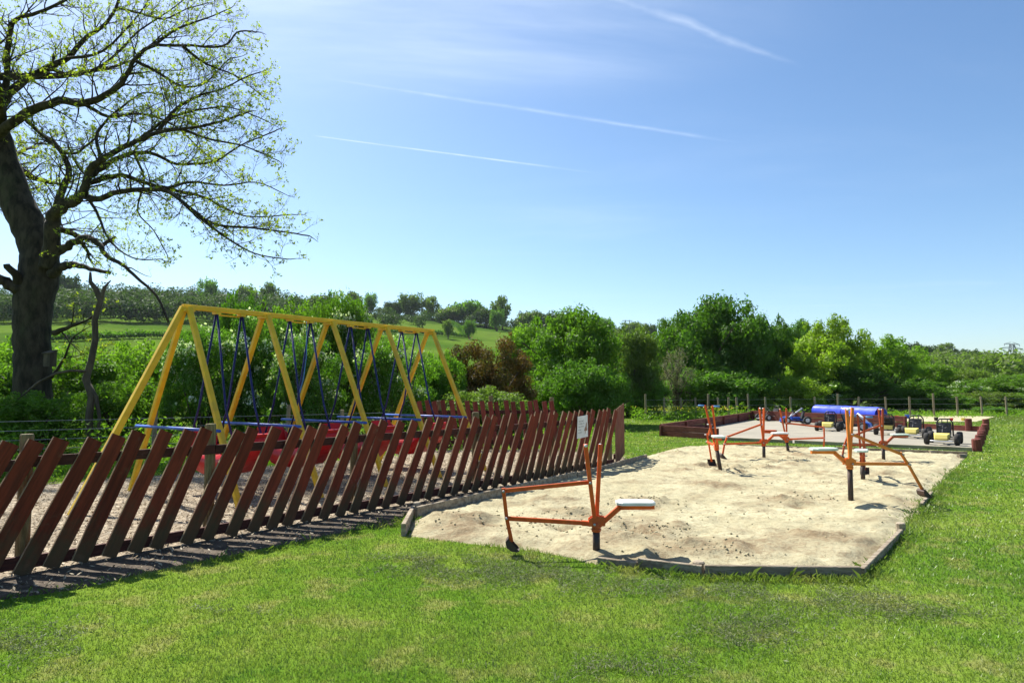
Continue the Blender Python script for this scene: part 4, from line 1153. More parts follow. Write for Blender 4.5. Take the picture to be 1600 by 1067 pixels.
def proto(key, seed, Hn, zlo, nb, nl, leaf, r0, bush=False, aspect=.5, blossom=0, nlimb=16, **k):
    me, c, br, (P, q, rg) = crown_mesh('crown', seed, Hn, zlo, nb, nl, leaf, M['leaf_mid'], aspect, **k)
    st = stem_mesh('trunk', c, br, Hn, r0, seed, bush, nlimb)
    bm = None
    if blossom:
        top = np.nonzero((q[:, 2] > .1) & (P[:, 2] > Hn * .25))[0]
        cl = rg.choice(len(c), max(4, len(c) // 4), replace=False)
        dd = np.min(np.linalg.norm(P[top][:, None] - c[cl][None], axis=2) / br[cl][None], axis=1)
        ch = top[dd < 1.0]; ch = rg.choice(ch, min(blossom, len(ch)), replace=False)
        v, f = scatter_quads(P[ch] + q[ch] * .02, .024 * rg.uniform(.6, 1.4, len(ch)), rg, aspect=.8, up=.5)
        bm = npmesh('blossom', v, f, M['blossom'], {'tint': np.repeat(rg.random(len(ch)), 4)})
    PROTO[key] = (me, st, bm, Hn)
proto('oakA', 31, 1.75, .28, 150, 30000, .033, .085, rb=(.09, .24))
proto('oakB', 32, 1.65, .18, 170, 32000, .033, .08, fill=.5, rb=(.09, .25))
proto('airy', 33, 1.9, .30, 95, 17000, .033, .06, rb=(.08, .21))
proto('bushA', 34, 1.35, 0, 160, 28000, .033, .06, True, dome=True, rb=(.09, .25))
proto('bushB', 35, 1.6, 0, 170, 28000, .032, .06, True, dome=True, fill=.5, rb=(.08, .24))
proto('haw', 36, 1.7, 0, 180, 32000, .027, .06, True, dome=True, blossom=2600, rb=(.08, .22))
proto('gorse', 37, 1.5, 0, 190, 40000, .028, .05, True, dome=True, aspect=.42, rb=(.07, .19), fill=.5)
proto('twiggy', 38, 1.9, .1, 50, 3200, .03, .05, False, nlimb=48, rb=(.12, .25))
proto('farA', 41, 1.4, .1, 34, 2600, .085, .07, rb=(.2, .38))
proto('farB', 42, 1.1, .05, 30, 2600, .085, .07, rb=(.2, .40), dome=True)
proto('farC', 43, 1.6, .2, 26, 2200, .085, .07, rb=(.18, .34))

def plant(key, px, wpx, ytop, Y, leaf, name, label, cat, group=None, base=None, rz=None, parts=True):
    """a tree or bush standing on the ground at distance Y in column px, wpx wide and reaching row ytop"""
    b = XG(px, Y) if base is None else base
    if base is not None: Y = base.y
    top = V(px, ytop, Y).z
    h = max(top - b.z, .4); w = wpx * Y / F / 2
    me, st, bm, Hn = PROTO[key]
    root = empty(name, (b.x, b.y, b.z - .05), random.uniform(0, 6.28) if rz is None else rz, label, cat, group)
    root.scale = (w, w, h / Hn)
    c = obj('crown', me, root)
    c.material_slots[0].link = 'OBJECT'; c.material_slots[0].material = M[leaf]
    if parts:
        obj('trunk', st, root)
        if bm: obj('blossom', bm, root)
    return root

NEAR = [
    # behind the swing boats, from the left
    ('bushA', 15, 190, 530, 27, 'leaf_light', 'bush', 'light green bush growing behind the trunk of the big bare tree', 'bush'),
    ('bushB', 120, 170, 556, 22.5, 'leaf_mid', 'bush', 'green bush directly right of the big tree trunk', 'bush'),
    ('bushA', 215, 170, 540, 27, 'leaf_light', 'bush', 'pale green rounded bush below the bright far field', 'bush'),
    ('bushA', 205, 150, 590, 19.5, 'leaf_mid', 'bush', 'low green bush seen behind the first yellow swing leg', 'bush'),
    ('bushB', 60, 160, 612, 17.5, 'leaf_mid', 'bush', 'low bush at the foot of the big tree', 'bush'),
    ('bushA', -60, 200, 560, 20, 'leaf_mid', 'bush', 'bush at the left edge of the picture behind the picket fence', 'bush'),
    ('haw', 318, 140, 512, 19.5, 'leaf_dark', 'hawthorn', 'dark hawthorn behind the first bay of the swing frame', 'hawthorn'),
    ('haw', 405, 150, 492, 20.5, 'leaf_dark', 'hawthorn', 'dark hawthorn behind the second bay of the swing frame', 'hawthorn'),
    ('bushB', 378, 90, 462, 27, 'leaf_dark', 'bush', 'tall dark shrub rising behind the swing beam between the first two bays', 'bush'),
    ('bushB', 460, 130, 474, 26, 'leaf_light', 'bush', 'light green tall bush showing above the middle of the swing beam', 'bush'),
    ('haw', 535, 125, 462, 22, 'leaf_mid', 'hawthorn', 'tall hawthorn with creamy white blossom above the swing beam', 'hawthorn'),
    ('haw', 480, 130, 530, 18.8, 'leaf_dark', 'hawthorn', 'low dark hawthorn between the wire fence and the taller ones', 'hawthorn'),
    ('haw', 612, 140, 528, 20.6, 'leaf_mid', 'hawthorn', 'white flowering hawthorn behind the last bays of the swing frame', 'hawthorn'),
    ('bushB', 688, 90, 552, 23.5, 'leaf_mid', 'bush', 'narrow green bush between the swing frame and the brown bush', 'bush'),
    ('gorse', 762, 150, 532, 25, 'leaf_brown', 'gorse_bush', 'rounded brownish bush behind the back picket fence', 'bush'),
    ('gorse', 706, 70, 562, 26.5, 'leaf_brown', 'gorse_bush', 'smaller brownish bush left of the rounded brown bush', 'bush'),
    ('bushA', 752, 150, 607, 21.5, 'leaf_olive', 'bush', 'low olive bush just behind the faded back fence', 'bush'),
    # the row of trees behind the wire fence
    ('oakB', 828, 105, 510, 36, 'leaf_light', 'broadleaf_tree', 'light green tree between the brown bush and the dark green tree', 'tree'),
    ('oakB', 895, 160, 487, 31, 'leaf_mid', 'broadleaf_tree', 'full green tree with a pointed top right behind the picket fence end', 'tree'),
    ('bushA', 915, 130, 566, 28, 'leaf_dark', 'bush', 'dark bush at the foot of the pointed green tree', 'bush'),
    ('bushB', 985, 100, 512, 38, 'leaf_olive', 'bush', 'olive green tall bush between the pointed tree and the big oak', 'bush'),
    ('bushA', 1000, 90, 588, 37.5, 'leaf_mid', 'bush', 'low green bush behind the first posts of the long wire fence', 'bush'),
    ('twiggy', 1057, 70, 545, 40, 'leaf_grey', 'bare_shrub', 'grey leafless shrub left of the big dark oak', 'shrub'),
    ('oakB', 1118, 165, 468, 44, 'leaf_dark', 'oak_tree', 'biggest dark oak in the row behind the kart pen', 'tree'),
    ('oakA', 1058, 80, 500, 46, 'leaf_mid', 'broadleaf_tree', 'green tree whose crown joins the left side of the big dark oak', 'tree'),
    ('oakA', 1190, 90, 494, 47, 'leaf_dark', 'oak_tree', 'dark oak leaning against the right side of the biggest oak', 'tree'),
    ('bushA', 1120, 170, 578, 41.5, 'leaf_dark', 'bush', 'dark bushes below the biggest oak', 'bush'),
    ('oakB', 1252, 70, 503, 70, 'leaf_dark', 'broadleaf_tree', 'dark round tree top showing between the oak and the lime green tree', 'tree'),
    ('bushA', 1222, 130, 588, 41, 'leaf_lime', 'bush', 'bright green low bush left of the blue pipe', 'bush'),
    ('airy', 1305, 110, 498, 48, 'leaf_lime', 'broadleaf_tree', 'tall lime green tree above the blue pipe', 'tree'),
    ('oakB', 1272, 130, 530, 47, 'leaf_lime', 'broadleaf_tree', 'broad yellow green tree left of the tall lime green tree', 'tree'),
    ('haw', 1262, 120, 588, 45, 'leaf_light', 'hawthorn', 'hawthorn with white blossom above the left end of the blue pipe', 'hawthorn'),
    ('oakB', 1325, 130, 575, 46, 'leaf_dark', 'broadleaf_tree', 'dark shady tree behind the right half of the blue pipe', 'tree'),
    ('airy', 1385, 125, 528, 50, 'leaf_light', 'broadleaf_tree', 'open crowned light green tree right of the blue pipe', 'tree'),
    ('bushB', 1440, 100, 566, 55, 'leaf_light', 'bush', 'light green bush right of the open crowned tree', 'bush'),
    ('bushA', 1405, 120, 592, 47, 'leaf_dark', 'bush', 'dark green bush below the open crowned light green tree', 'bush'),
    ('haw', 1492, 90, 596, 52, 'leaf_mid', 'hawthorn', 'hawthorn with a patch of white blossom above the far sand', 'hawthorn'),
    ('bushB', 1500, 110, 575, 64, 'leaf_olive', 'bush', 'olive bush above the flowering hawthorn on the right slope', 'bush'),
    ('bushA', 1560, 120, 588, 58, 'leaf_mid', 'bush', 'wide green bush near the right edge behind the wire fence', 'bush'),
    ('bushA', 1615, 120, 582, 62, 'leaf_mid', 'bush', 'green bush cut by the right edge of the picture', 'bush'),
    ('bushA', 1535, 110, 612, 49, 'leaf_olive', 'bush', 'low scrubby olive bush close behind the wire fence on the right', 'bush'),
    ('bushA', 1455, 110, 614, 47, 'leaf_mid', 'bush', 'low dark scrub behind the wire fence left of the olive scrub', 'bush'),
    ('bushA', 1600, 110, 614, 49, 'leaf_mid', 'bush', 'low scrub behind the wire fence at the right edge', 'bush'),
    ('haw', 1600, 70, 600, 56, 'leaf_mid', 'hawthorn', 'small flowering hawthorn near the right edge', 'hawthorn'),
    ('bushA', 1550, 60, 634, 42.5, 'leaf_dark', 'bush', 'small round dark shrub on the grass just behind the wire fence', 'bush'),
    ('bushB', 950, 90, 540, 40, 'leaf_mid', 'bush', 'green bush filling the gap right of the pointed green tree', 'bush'),
    ('bushA', 1170, 110, 600, 42.5, 'leaf_mid', 'bush', 'green bush between the dark oak and the bright green bush', 'bush'),
    ('bushA', 860, 100, 590, 30, 'leaf_mid', 'bush', 'green bush beside the brownish bush behind the picket fence', 'bush'),
]
for (k, px, w, yt, Y, lf, nm, lab, cat) in NEAR:
    plant(k, px, w, yt, Y, lf, nm, lab, cat)

# trees standing singly on the far hill and its skyline
FARL = [
    (100, 50, 430, 300, 'farB', 'farthest left round tree on the skyline beside the big trunk'), (322, 34, 437, 330, 'farA', 'small round tree on the skyline above the near end of the swing frame'),
    (385, 40, 446, 340, 'farB', 'dark tree on the skyline above the first swing bay'), (417, 34, 442, 345, 'farC', 'thin pale tree on the skyline above the second swing bay'),
    (548, 34, 456, 380, 'farC', 'thin tree on the skyline left of the hill copse'), (577, 26, 459, 390, 'farA', 'small dark tree on the skyline right of the blossoming hawthorn'),
    (640, 44, 459, 400, 'farA', 'tall green tree of the group on the hill above the swing frame'), (673, 38, 464, 400, 'farC', 'pale tree next to the tall green one on the hill'),
    (612, 34, 472, 390, 'farB', 'low tree at the left of the group on the hill'), (728, 62, 471, 395, 'farB', 'dark rounded copse on the hill crest'),
    (700, 44, 480, 385, 'farB', 'dark tree left of the rounded copse on the hill crest'), (760, 44, 482, 380, 'farB', 'tree right of the rounded copse on the hill crest'),
    (785, 38, 464, 370, 'farC', 'tall pale tree standing out against the sky on the hill'), (776, 26, 484, 350, 'farA', 'green tree below the tall pale tree on the hill'),
    (826, 50, 486, 360, 'farB', 'dark wide tree on the hill behind the light green tree'), (858, 40, 488, 360, 'farA', 'tree on the hill left of the pointed green tree'),
    (882, 36, 491, 370, 'farB', 'tree on the skyline just left of the pointed green tree'), (949, 28, 497, 390, 'farB', 'lone round tree on the skyline right of the pointed green tree'),
    (988, 34, 503, 390, 'farB', 'tree on the skyline right of the lone round tree'), (1014, 30, 506, 380, 'farA', 'tree on the skyline left of the big dark oak'),
    (700, 24, 500, 260, 'farC', 'small tree at the corner of the hill field hedge'), (733, 22, 500, 270, 'farA', 'dark bush tree where the hill hedges meet'),
    (505, 60, 462, 330, 'farB', 'wide dark tree on the hill left of the blossoming hawthorn'),
    (1425, 36, 536, 330, 'farB', 'dark tree on the skyline right of the open crowned tree'), (1448, 40, 540, 330, 'farA', 'green tree on the right skyline beside the dark one'),
    (1480, 46, 537, 340, 'farC', 'pale tree on the middle of the right skyline'), (1476, 40, 547, 300, 'farB', 'dark tree below the pale tree on the right slope'),
    (1518, 40, 546, 330, 'farB', 'dark rounded tree on the right skyline left of the pylon'), (1546, 36, 550, 330, 'farA', 'green tree on the right skyline next to the pylon'),
    (1577, 34, 552, 320, 'farC', 'brownish tree in front of the pylon foot'), (1560, 40, 558, 290, 'farB', 'dark low tree below the pylon'), (1612, 44, 556, 320, 'farB', 'tree on the right skyline cut by the picture edge'),
]
for i, (px, w, yt, Y, k, lab) in enumerate(FARL):
    plant(k, px, w, yt, Y, ['leaf_far', 'leaf_mid', 'leaf_olive', 'leaf_far'][i % 4] if k != 'farC' else 'leaf_olive', 'hill_tree', lab, 'tree', 'trees on the far hill')

# woods on the slopes: read as one mass each
def far_wood(name, label, spots, mat, seed, leaf=.10):
    rg = np.random.default_rng(seed); V_, T_ = [], []
    base = [crown_points(60 + i, 1.25, .0, 26, 420, rb=(.2, .4), dome=True)[:2] for i in range(4)]
    for (x, y, w, h) in spots:
        P, t = base[rg.integers(4)]
        a = rg.uniform(0, 6.28); c, s = math.cos(a), math.sin(a)
        Q = np.stack([(P[:, 0] * c - P[:, 1] * s) * w + x, (P[:, 0] * s + P[:, 1] * c) * w + y, P[:, 2] / 1.25 * h + float(terrain(x, y)) - .2], -1)
        O = Q - np.array([x, y, float(terrain(x, y)) + h * .35]); O /= np.linalg.norm(O, axis=1, keepdims=True)
        v, f = scatter_quads(Q, leaf * w * rg.uniform(.7, 1.3, len(Q)), rg, aspect=.6, up=.5, out=O)
        V_.append(v); T_.append(np.repeat(np.clip(t * .6 + rg.uniform(0, .4), 0, 1), 4))
    v = np.vstack(V_)
    tag(obj(name, npmesh(name, v, np.arange(len(v)).reshape(-1, 4), mat, {'tint': np.concatenate(T_)})), label, 'wood', kind='stuff')
rg = np.random.default_rng(77)
sp = []
for px in np.arange(-120, 470, 11):                       # wood below the left skyline
    for y in (503, 497, 490, 482, 474):
        q = T(px + rg.uniform(-6, 6), y + rg.uniform(-3, 3) + max(px - 330, 0) * .02)
        if q and q.length < 415: sp.append((q.x, q.y, rg.uniform(3.8, 6.0), rg.uniform(7, 11)))
far_wood('hill_woodland', 'dark green wood across the far hill above the bright field on the left', sp, M['leaf_far'], 1)
sp = []
for px in np.arange(455, 1010, 12):                       # hedges and copses under the skyline
    ys = np.interp(px, SKYX, SKYY)
    for dy in (4, 9, 15, 23):
        if dy >= 15 and (rg.random() < .45 or 690 < px < 800): continue
        q = T(px + rg.uniform(-6, 6), ys + dy + rg.uniform(-1, 2))
        if q and q.length < 417 and (px < 600 or dy < 10 or rg.random() < .7): sp.append((q.x, q.y, rg.uniform(2.8, 5.2), rg.uniform(3.8, 7.5)))
far_wood('hill_copse', 'scattered dark trees and scrub along the top of the far hill fields', sp, M['leaf_far'], 2)
sp = []
for px in np.arange(1010, 1680, 14):                      # wooded slope on the right
    for y in np.arange(548, 600, 7):
        ys = np.interp(px, SKYX, SKYY)
        if y < ys + 7: continue
        q = T(px + rg.uniform(-7, 7), y + rg.uniform(-3, 3))
        if q and 62 < q.length < 417: k = min(q.length / 120, 1.0); sp.append((q.x, q.y, rg.uniform(2.6, 4.6) * max(k, .6), rg.uniform(3.5, 6.5) * max(k, .55)))
far_wood('slope_woodland', 'olive green wood covering the low slope on the right', sp, M['leaf_olive'], 3)
def hedge(name, label, px0, y0, px1, y1, w, h, mat, n, seed):
    sp = []; r = np.random.default_rng(seed)
    for t in np.linspace(0, 1, n):
        q = T(px0 + (px1 - px0) * t, y0 + (y1 - y0) * t + math.sin(t * 9) * .8)
        if q: sp.append((q.x, q.y, w * r.uniform(.8, 1.2), h * r.uniform(.7, 1.25)))
    V_, T_ = [], []
    P, t = crown_points(99, 1.1, 0, 18, 160, rb=(.25, .45), dome=True)[:2]
    for (x, y, ww, hh) in sp:
        Q = np.stack([P[:, 0] * ww + x, P[:, 1] * ww + y, P[:, 2] / 1.1 * hh + float(terrain(x, y)) - .1], -1)
        v, f = scatter_quads(Q, .16 * ww * r.uniform(.7, 1.3, len(Q)), r, aspect=.6, up=.5); V_.append(v); T_.append(np.repeat(t, 4))
    v = np.vstack(V_)
    tag(obj(name, npmesh(name, v, np.arange(len(v)).reshape(-1, 4), mat, {'tint': np.concatenate(T_)})), label, 'hedge')
hedge('field_hedge', 'dark field hedge running across the hill behind the swing beam', 560, 519, 728, 527, 1.6, 2.2, M['leaf_dark'], 46, 1)
hedge('field_hedge', 'short field hedge rising up the hill to the crest', 728, 527, 700, 503, 1.6, 2.6, M['leaf_dark'], 26, 2)
hedge('field_hedge', 'upper field hedge on the hill right of the tree group', 600, 497, 700, 503, 1.8, 2.6, M['leaf_far'], 34, 3)
hedge('field_hedge', 'hedge at the foot of the bright field behind the big tree', 60, 534, 330, 527, 1.5, 2.0, M['leaf_mid'], 60, 4)

# ------------------------------------------------------------------ the big tree on the left
def big_tree():
    Y0 = 19.0; base = XG(52, Y0)
    root = empty('oak_tree', base, 0, 'big bare-branched tree with young yellow green leaves at the left', 'tree')
    inv = -base
    k = Y0 / F
    wood = MB(); twig = MB(); LP = []; rg = random.Random(12)
    def limb(px, r, dys, sides=10):
        P = [V(x, y, Y0 + d) + inv for (x, y), d in zip(px, dys)]
        # smooth with Catmull-Rom
        out, rad = [], []
        n = len(P)
        for i in range(n - 1):
            p0, p1, p2, p3 = P[max(i - 1, 0)], P[i], P[i + 1], P[min(i + 2, n - 1)]
            for s in range(4):
                t = s / 4
                out.append(0.5 * ((2 * p1) + (p2 - p0) * t + (2 * p0 - 5 * p1 + 4 * p2 - p3) * t * t + (3 * p1 - p0 - 3 * p2 + p3) * t ** 3)); rad.append((r[i] * (1 - t) + r[i + 1] * t) * k)
        out.append(P[-1]); rad.append(r[-1] * k)
        for i in range(1, len(out) - 1):
            out[i] = out[i] + Vector((rg.uniform(-1, 1), rg.uniform(-1, 1), rg.uniform(-1, 1))) * min(rad[i] * .28, .03)
        wood.tube(out, rad, sides)
        return out, rad
    lin = lambda a, b, n: [a + (b - a) * i / (n - 1) for i in range(n)]
    # trunk with flared, ribbed base
    tp = [(52, 712), (52, 680), (52, 640), (51, 600), (50, 560), (50, 520), (52, 480), (58, 445), (63, 412), (57, 382), (40, 345), (20, 300), (6, 255), (-6, 205), (-14, 150), (-16, 90), (-30, 30), (-40, -60)]
    tr = [42, 32, 28, 26, 25.5, 26, 27.5, 29, 28, 26.5, 25, 24, 21, 18, 15, 12, 9, 5]
    trunk, trad = limb(tp, tr, lin(0, .8, len(tp)), 18)
    limbs = []
    def L(px, r0, r1, d0, d1, sub=True, dens=1.0, bare=False):
        n = len(px); o, rr = limb(px, [r1 * .75 + (r0 * .9 - r1 * .75) * (1 - i / (n - 1)) ** 1.55 for i in range(n)], lin(d0, d1, n), 9)
        if sub: limbs.append((o, rr, dens, bare))
    L([(74, 420), (80, 385), (83, 352), (84, 335), (100, 322), (118, 311), (133, 297), (138, 270), (158, 250), (189, 232), (220, 219), (246, 207), (291, 201), (335, 193), (380, 178)], 15, 2.0, 0, -2.0)
    L([(84, 340), (92, 315), (100, 290), (108, 270), (100, 245), (85, 225), (60, 205), (42, 190)], 8, 4, 0, .8)
    L([(128, 305), (150, 312), (189, 299), (252, 297), (284, 315), (335, 350), (394, 356), (440, 362), (480, 368)], 6, 1.2, -.6, -2.6)
    L([(284, 315), (318, 345), (346, 366), (394, 395), (449, 405)], 3.4, 1, -1.6, -2.2)
    L([(134, 280), (160, 262), (185, 246), (232, 238), (276, 256), (335, 252), (374, 228), (430, 205)], 6, 1.4, -.6, .9)
    L([(140, 285), (189, 274), (244, 291), (315, 307), (354, 327), (394, 339), (455, 335)], 5, 1.2, -.6, .6)
    L([(-8, 218), (4, 205), (43, 177), (91, 158), (130, 162), (177, 142), (197, 118), (209, 95), (236, 73), (284, 71), (347, 73), (370, 51), (394, 49)], 10, 1.4, .3, -1.6)
    L([(-10, 190), (2, 165), (31, 130), (75, 106), (106, 91), (130, 63), (158, 43), (181, 12), (193, -30)], 10, 3, .5, 2.2)
    L([(-8, 160), (8, 130), (12, 67), (24, 31), (59, 20), (102, 0), (140, -25)], 7, 2.5, .6, -.8)
    L([(246, 207), (275, 170), (310, 150), (345, 140), (385, 120), (410, 112)], 3.4, 1, -1.3, -.4)
    L([(209, 95), (240, 110), (285, 135), (320, 130), (355, 95), (370, 90)], 3.2, 1, -.7, .4)
    L([(160, 250), (150, 215), (170, 185), (200, 160), (225, 145), (260, 150)], 3.4, 1, -.7, .2)
    L([(60, 205), (90, 232), (115, 240), (135, 228), (150, 215)], 3.5, 2, .6, -.3)
    L([(181, 12), (215, 20), (255, 30), (290, 15), (325, 5)], 3, 1, 2.1, 1.4)
    L([(130, 300), (150, 330), (165, 365), (185, 390), (215, 405), (250, 405)], 3, 1, -.6, -1.4, dens=.8)
    L([(209, 240), (225, 280), (215, 330), (240, 360), (262, 400)], 2.4, .9, -.6, .3, dens=.8)
    L([(215, 221), (262, 186), (310, 172), (360, 168), (418, 190)], 3.2, .9, -1.0, -2.2)
    L([(285, 202), (330, 218), (380, 228), (436, 252)], 2.6, .9, -1.4, -2.4)
    L([(236, 73), (280, 44), (330, 26), (362, 12)], 3.2, .9, -.8, .4)
    L([(284, 71), (322, 100), (366, 118), (412, 152)], 2.8, .9, -1.0, .2)
    L([(130, 161), (170, 182), (220, 178), (270, 195), (320, 240), (360, 280)], 3.6, .9, -.3, 1.2)
    L([(75, 106), (120, 118), (170, 95), (215, 50), (260, 20), (300, -10)], 4.0, 1.2, 1.0, 2.6)
    L([(106, 91), (160, 80), (215, 25), (240, -15)], 3.2, 1.2, 1.2, .4)
    L([(252, 297), (300, 285), (350, 290), (400, 285), (438, 300)], 2.6, .9, -1.4, -.5)
    # low dead limbs
    L([(80, 402), (100, 388), (118, 376), (138, 372), (156, 383), (166, 400), (191, 413), (214, 434), (245, 463), (263, 503)], 8, 2.2, 0, -1.6, dens=.12, bare=True)
    L([(156, 384), (168, 378), (181, 370)], 4.2, 2.6, -.6, -.6, False)
    L([(82, 428), (98, 416), (118, 414), (140, 420), (172, 426)], 10, 3.4, 0, -.5, False)
    L([(40, 452), (20, 448), (4, 438), (-30, 420)], 13, 9, 0, -.4, False); L([(36, 446), (24, 432), (10, 413)], 11, 6, 0, -.5, False)
    L([(84, 520), (105, 512), (130, 503), (148, 492)], 5, 1.6, 0, -.6, dens=.5)
    L([(80, 590), (100, 560), (112, 530), (132, 515)], 3, 1, 0, -.5, dens=.5)
    # limbs on the far, near and left side, out of or at the edge of the picture
    top = [p for p in trunk]
    for i in range(13):
        a = top[38 + (i * 2) % 28]
        ang = rg.uniform(0, 6.28) if i > 5 else rg.uniform(1.4, 4.4)
        d = Vector((math.cos(ang), math.sin(ang), rg.uniform(.15, .8))).normalized(); ln = rg.uniform(3.5, 6.0); o = [a]; dd = d.copy()
        for s in range(9):
            dd = (dd + Vector((rg.uniform(-.25, .25), rg.uniform(-.25, .25), rg.uniform(-.2, .2)))).normalized(); o.append(o[-1] + dd * ln / 9)
        rr = lin(.13, .03, 10); wood.tube(o, rr, 7); limbs.append((o, rr, .9, False))
    # sub branches
    def branch(p, d, ln, r, lev, bare):
        n = 5 if lev == 1 else 4 if lev == 2 else 3
        o = [p]; dd = d.copy()
        for s in range(n):
            dd = (dd + Vector((rg.uniform(-1, 1), rg.uniform(-1, 1), rg.uniform(-.9, 1.0))) * (.30 if lev < 3 else .36)).normalized()
            o.append(o[-1] + dd * ln / n)
        rr = [r * (1 - .75 * i / n) for i in range(n + 1)]
        (wood if lev == 1 else twig).tube(o, rr, (6, 4, 3)[lev - 1], False)
        if lev < 3:
            cnt = max(2, int(ln / (.15 if lev == 1 else .10) * (1 if not bare else .4)))
            for c in range(cnt):
                t = rg.uniform(.22, 1.0); i = min(int(t * n), n - 1); q = o[i].lerp(o[i + 1], t * n - i)
                tg = (o[i + 1] - o[i]).normalized()
                sd = Vector((rg.uniform(-1, 1), rg.uniform(-1, 1), rg.uniform(-.8, 1)));  sd = (sd - tg * sd.dot(tg)).normalized()
                nd = (tg * rg.uniform(.35, .9) + sd * .8 + Vector((0, 0, .15))).normalized()
                branch(q, nd, ln * rg.uniform(.28, .5) if lev == 1 else rg.uniform(.10, .26), max(rr[i] * .5, .0042 if lev == 1 else .0032), lev + 1, bare)
        if lev >= 2 and not bare:
            if lev == 3 and rg.random() < .40: LP.append(o[-1])
            elif lev == 2 and rg.random() < .6: LP.append(o[-1])
    for o, rr, dens, bare in limbs:
        acc = 0.0; nxt = .35
        tot = sum((o[i + 1] - o[i]).length for i in range(len(o) - 1))
        for i in range(len(o) - 1):
            acc += (o[i + 1] - o[i]).length
            while acc > nxt:
                nxt += rg.uniform(.12, .27) / dens
                tg = (o[i + 1] - o[i]).normalized(); u = acc / tot
                if u < .18: continue
                sd = Vector((rg.uniform(-1, 1), rg.uniform(-1, 1), rg.uniform(-.7, 1))); sd = (sd - tg * sd.dot(tg)).normalized()
                nd = (tg * rg.uniform(.4, 1.0) + sd * .75).normalized()
                branch(o[i], nd, rg.uniform(.6, 1.6) * (1.15 - .6 * u), min(max(rr[i] * .42, .0075), .026), 1, bare)
        if not bare: branch(o[-1], (o[-1] - o[-2]).normalized(), rg.uniform(.25, .5), rr[-1], 1, False)
    wood.build('trunk', M['barktree'], root, True)
    twig.build('twigs', M['twig'], root, True)
    # tufts of young leaves at the twig ends
    r2 = np.random.default_rng(4); P = np.array([tuple(p) for p in LP])
    n = len(P); per = 5
    Q = np.repeat(P, per, 0) + r2.normal(size=(n * per, 3)) * .030 + np.array([0, 0, .015])
    v, f = scatter_quads(Q, r2.uniform(.022, .058, len(Q)), r2, aspect=.42, up=.2)
    obj('crown', npmesh('crown', v, f, M['leaf_young'], {'tint': np.repeat(r2.random(len(Q)), 4)}), root)
    print('tree twigs', len(twig.f), 'leaf tufts', n)
big_tree()

# nest box on the trunk
p = V(78, 561, 18.3); m = MB()
m.add([(-.13, -.09, -.2), (.13, -.09, -.2), (.13, .09, -.2), (-.13, .09, -.2), (-.13, -.09, .14), (.13, -.09, .14), (.13, .09, .21), (-.13, .09, .21)],
      [(3, 2, 1, 0), (4, 5, 6, 7), (0, 1, 5, 4), (1, 2, 6, 5), (2, 3, 7, 6), (3, 0, 4, 7)])
nb = empty('nest_box', p, -.35, 'small grey wooden nest box fixed to the big tree trunk', 'nest box')
m.build('box', M['deadwood'], nb)
m = MB(); m.box((0, -.01, .195), (.32, .26, .02), Matrix.Rotation(.36, 3, 'X')); m.build('lid', M['deadwood'], nb)

# dead snag in front of the bushes
def snag():
    b = XG(140, 17.2); root = empty('dead_sapling', b, 0, 'crooked dead sapling without leaves standing right of the big tree', 'tree')
    m = MB(); k = 17.2 / F
    P = lambda l, d=0: [V(x, y, 17.2 + d) - b for x, y in l]
    m.tube(P([(141, 702), (139, 650), (143, 620), (134, 592), (142, 565), (149, 530), (148, 500), (157, 470), (150, 452), (141, 440), (141, 425)]), [6 * k, 5.5 * k, 5.2 * k, 5.5 * k, 5 * k, 4.6 * k, 4.4 * k, 4.6 * k, 4.3 * k, 3 * k, 1.6 * k], 7)
    m.tube(P([(156, 474), (160, 460), (163, 449), (173, 438)]), [3.6 * k, 3 * k, 2.4 * k, .8 * k], 6)
    m.tube(P([(134, 592), (150, 620), (155, 650), (153, 700)]), [3.4 * k, 3 * k, 2.6 * k, 2.6 * k], 6)
    m.build('trunk', M['deadwood'], root, True)
    m = MB(); m.tube(P([(133, 580), (110, 579), (88, 583), (60, 597), (42, 612), (27, 624)], -.1), [2.2 * k, 2 * k, 1.9 * k, 1.8 * k, 1.5 * k, .7 * k], 6); m.build('branch', M['deadwood'], root, True)
snag()

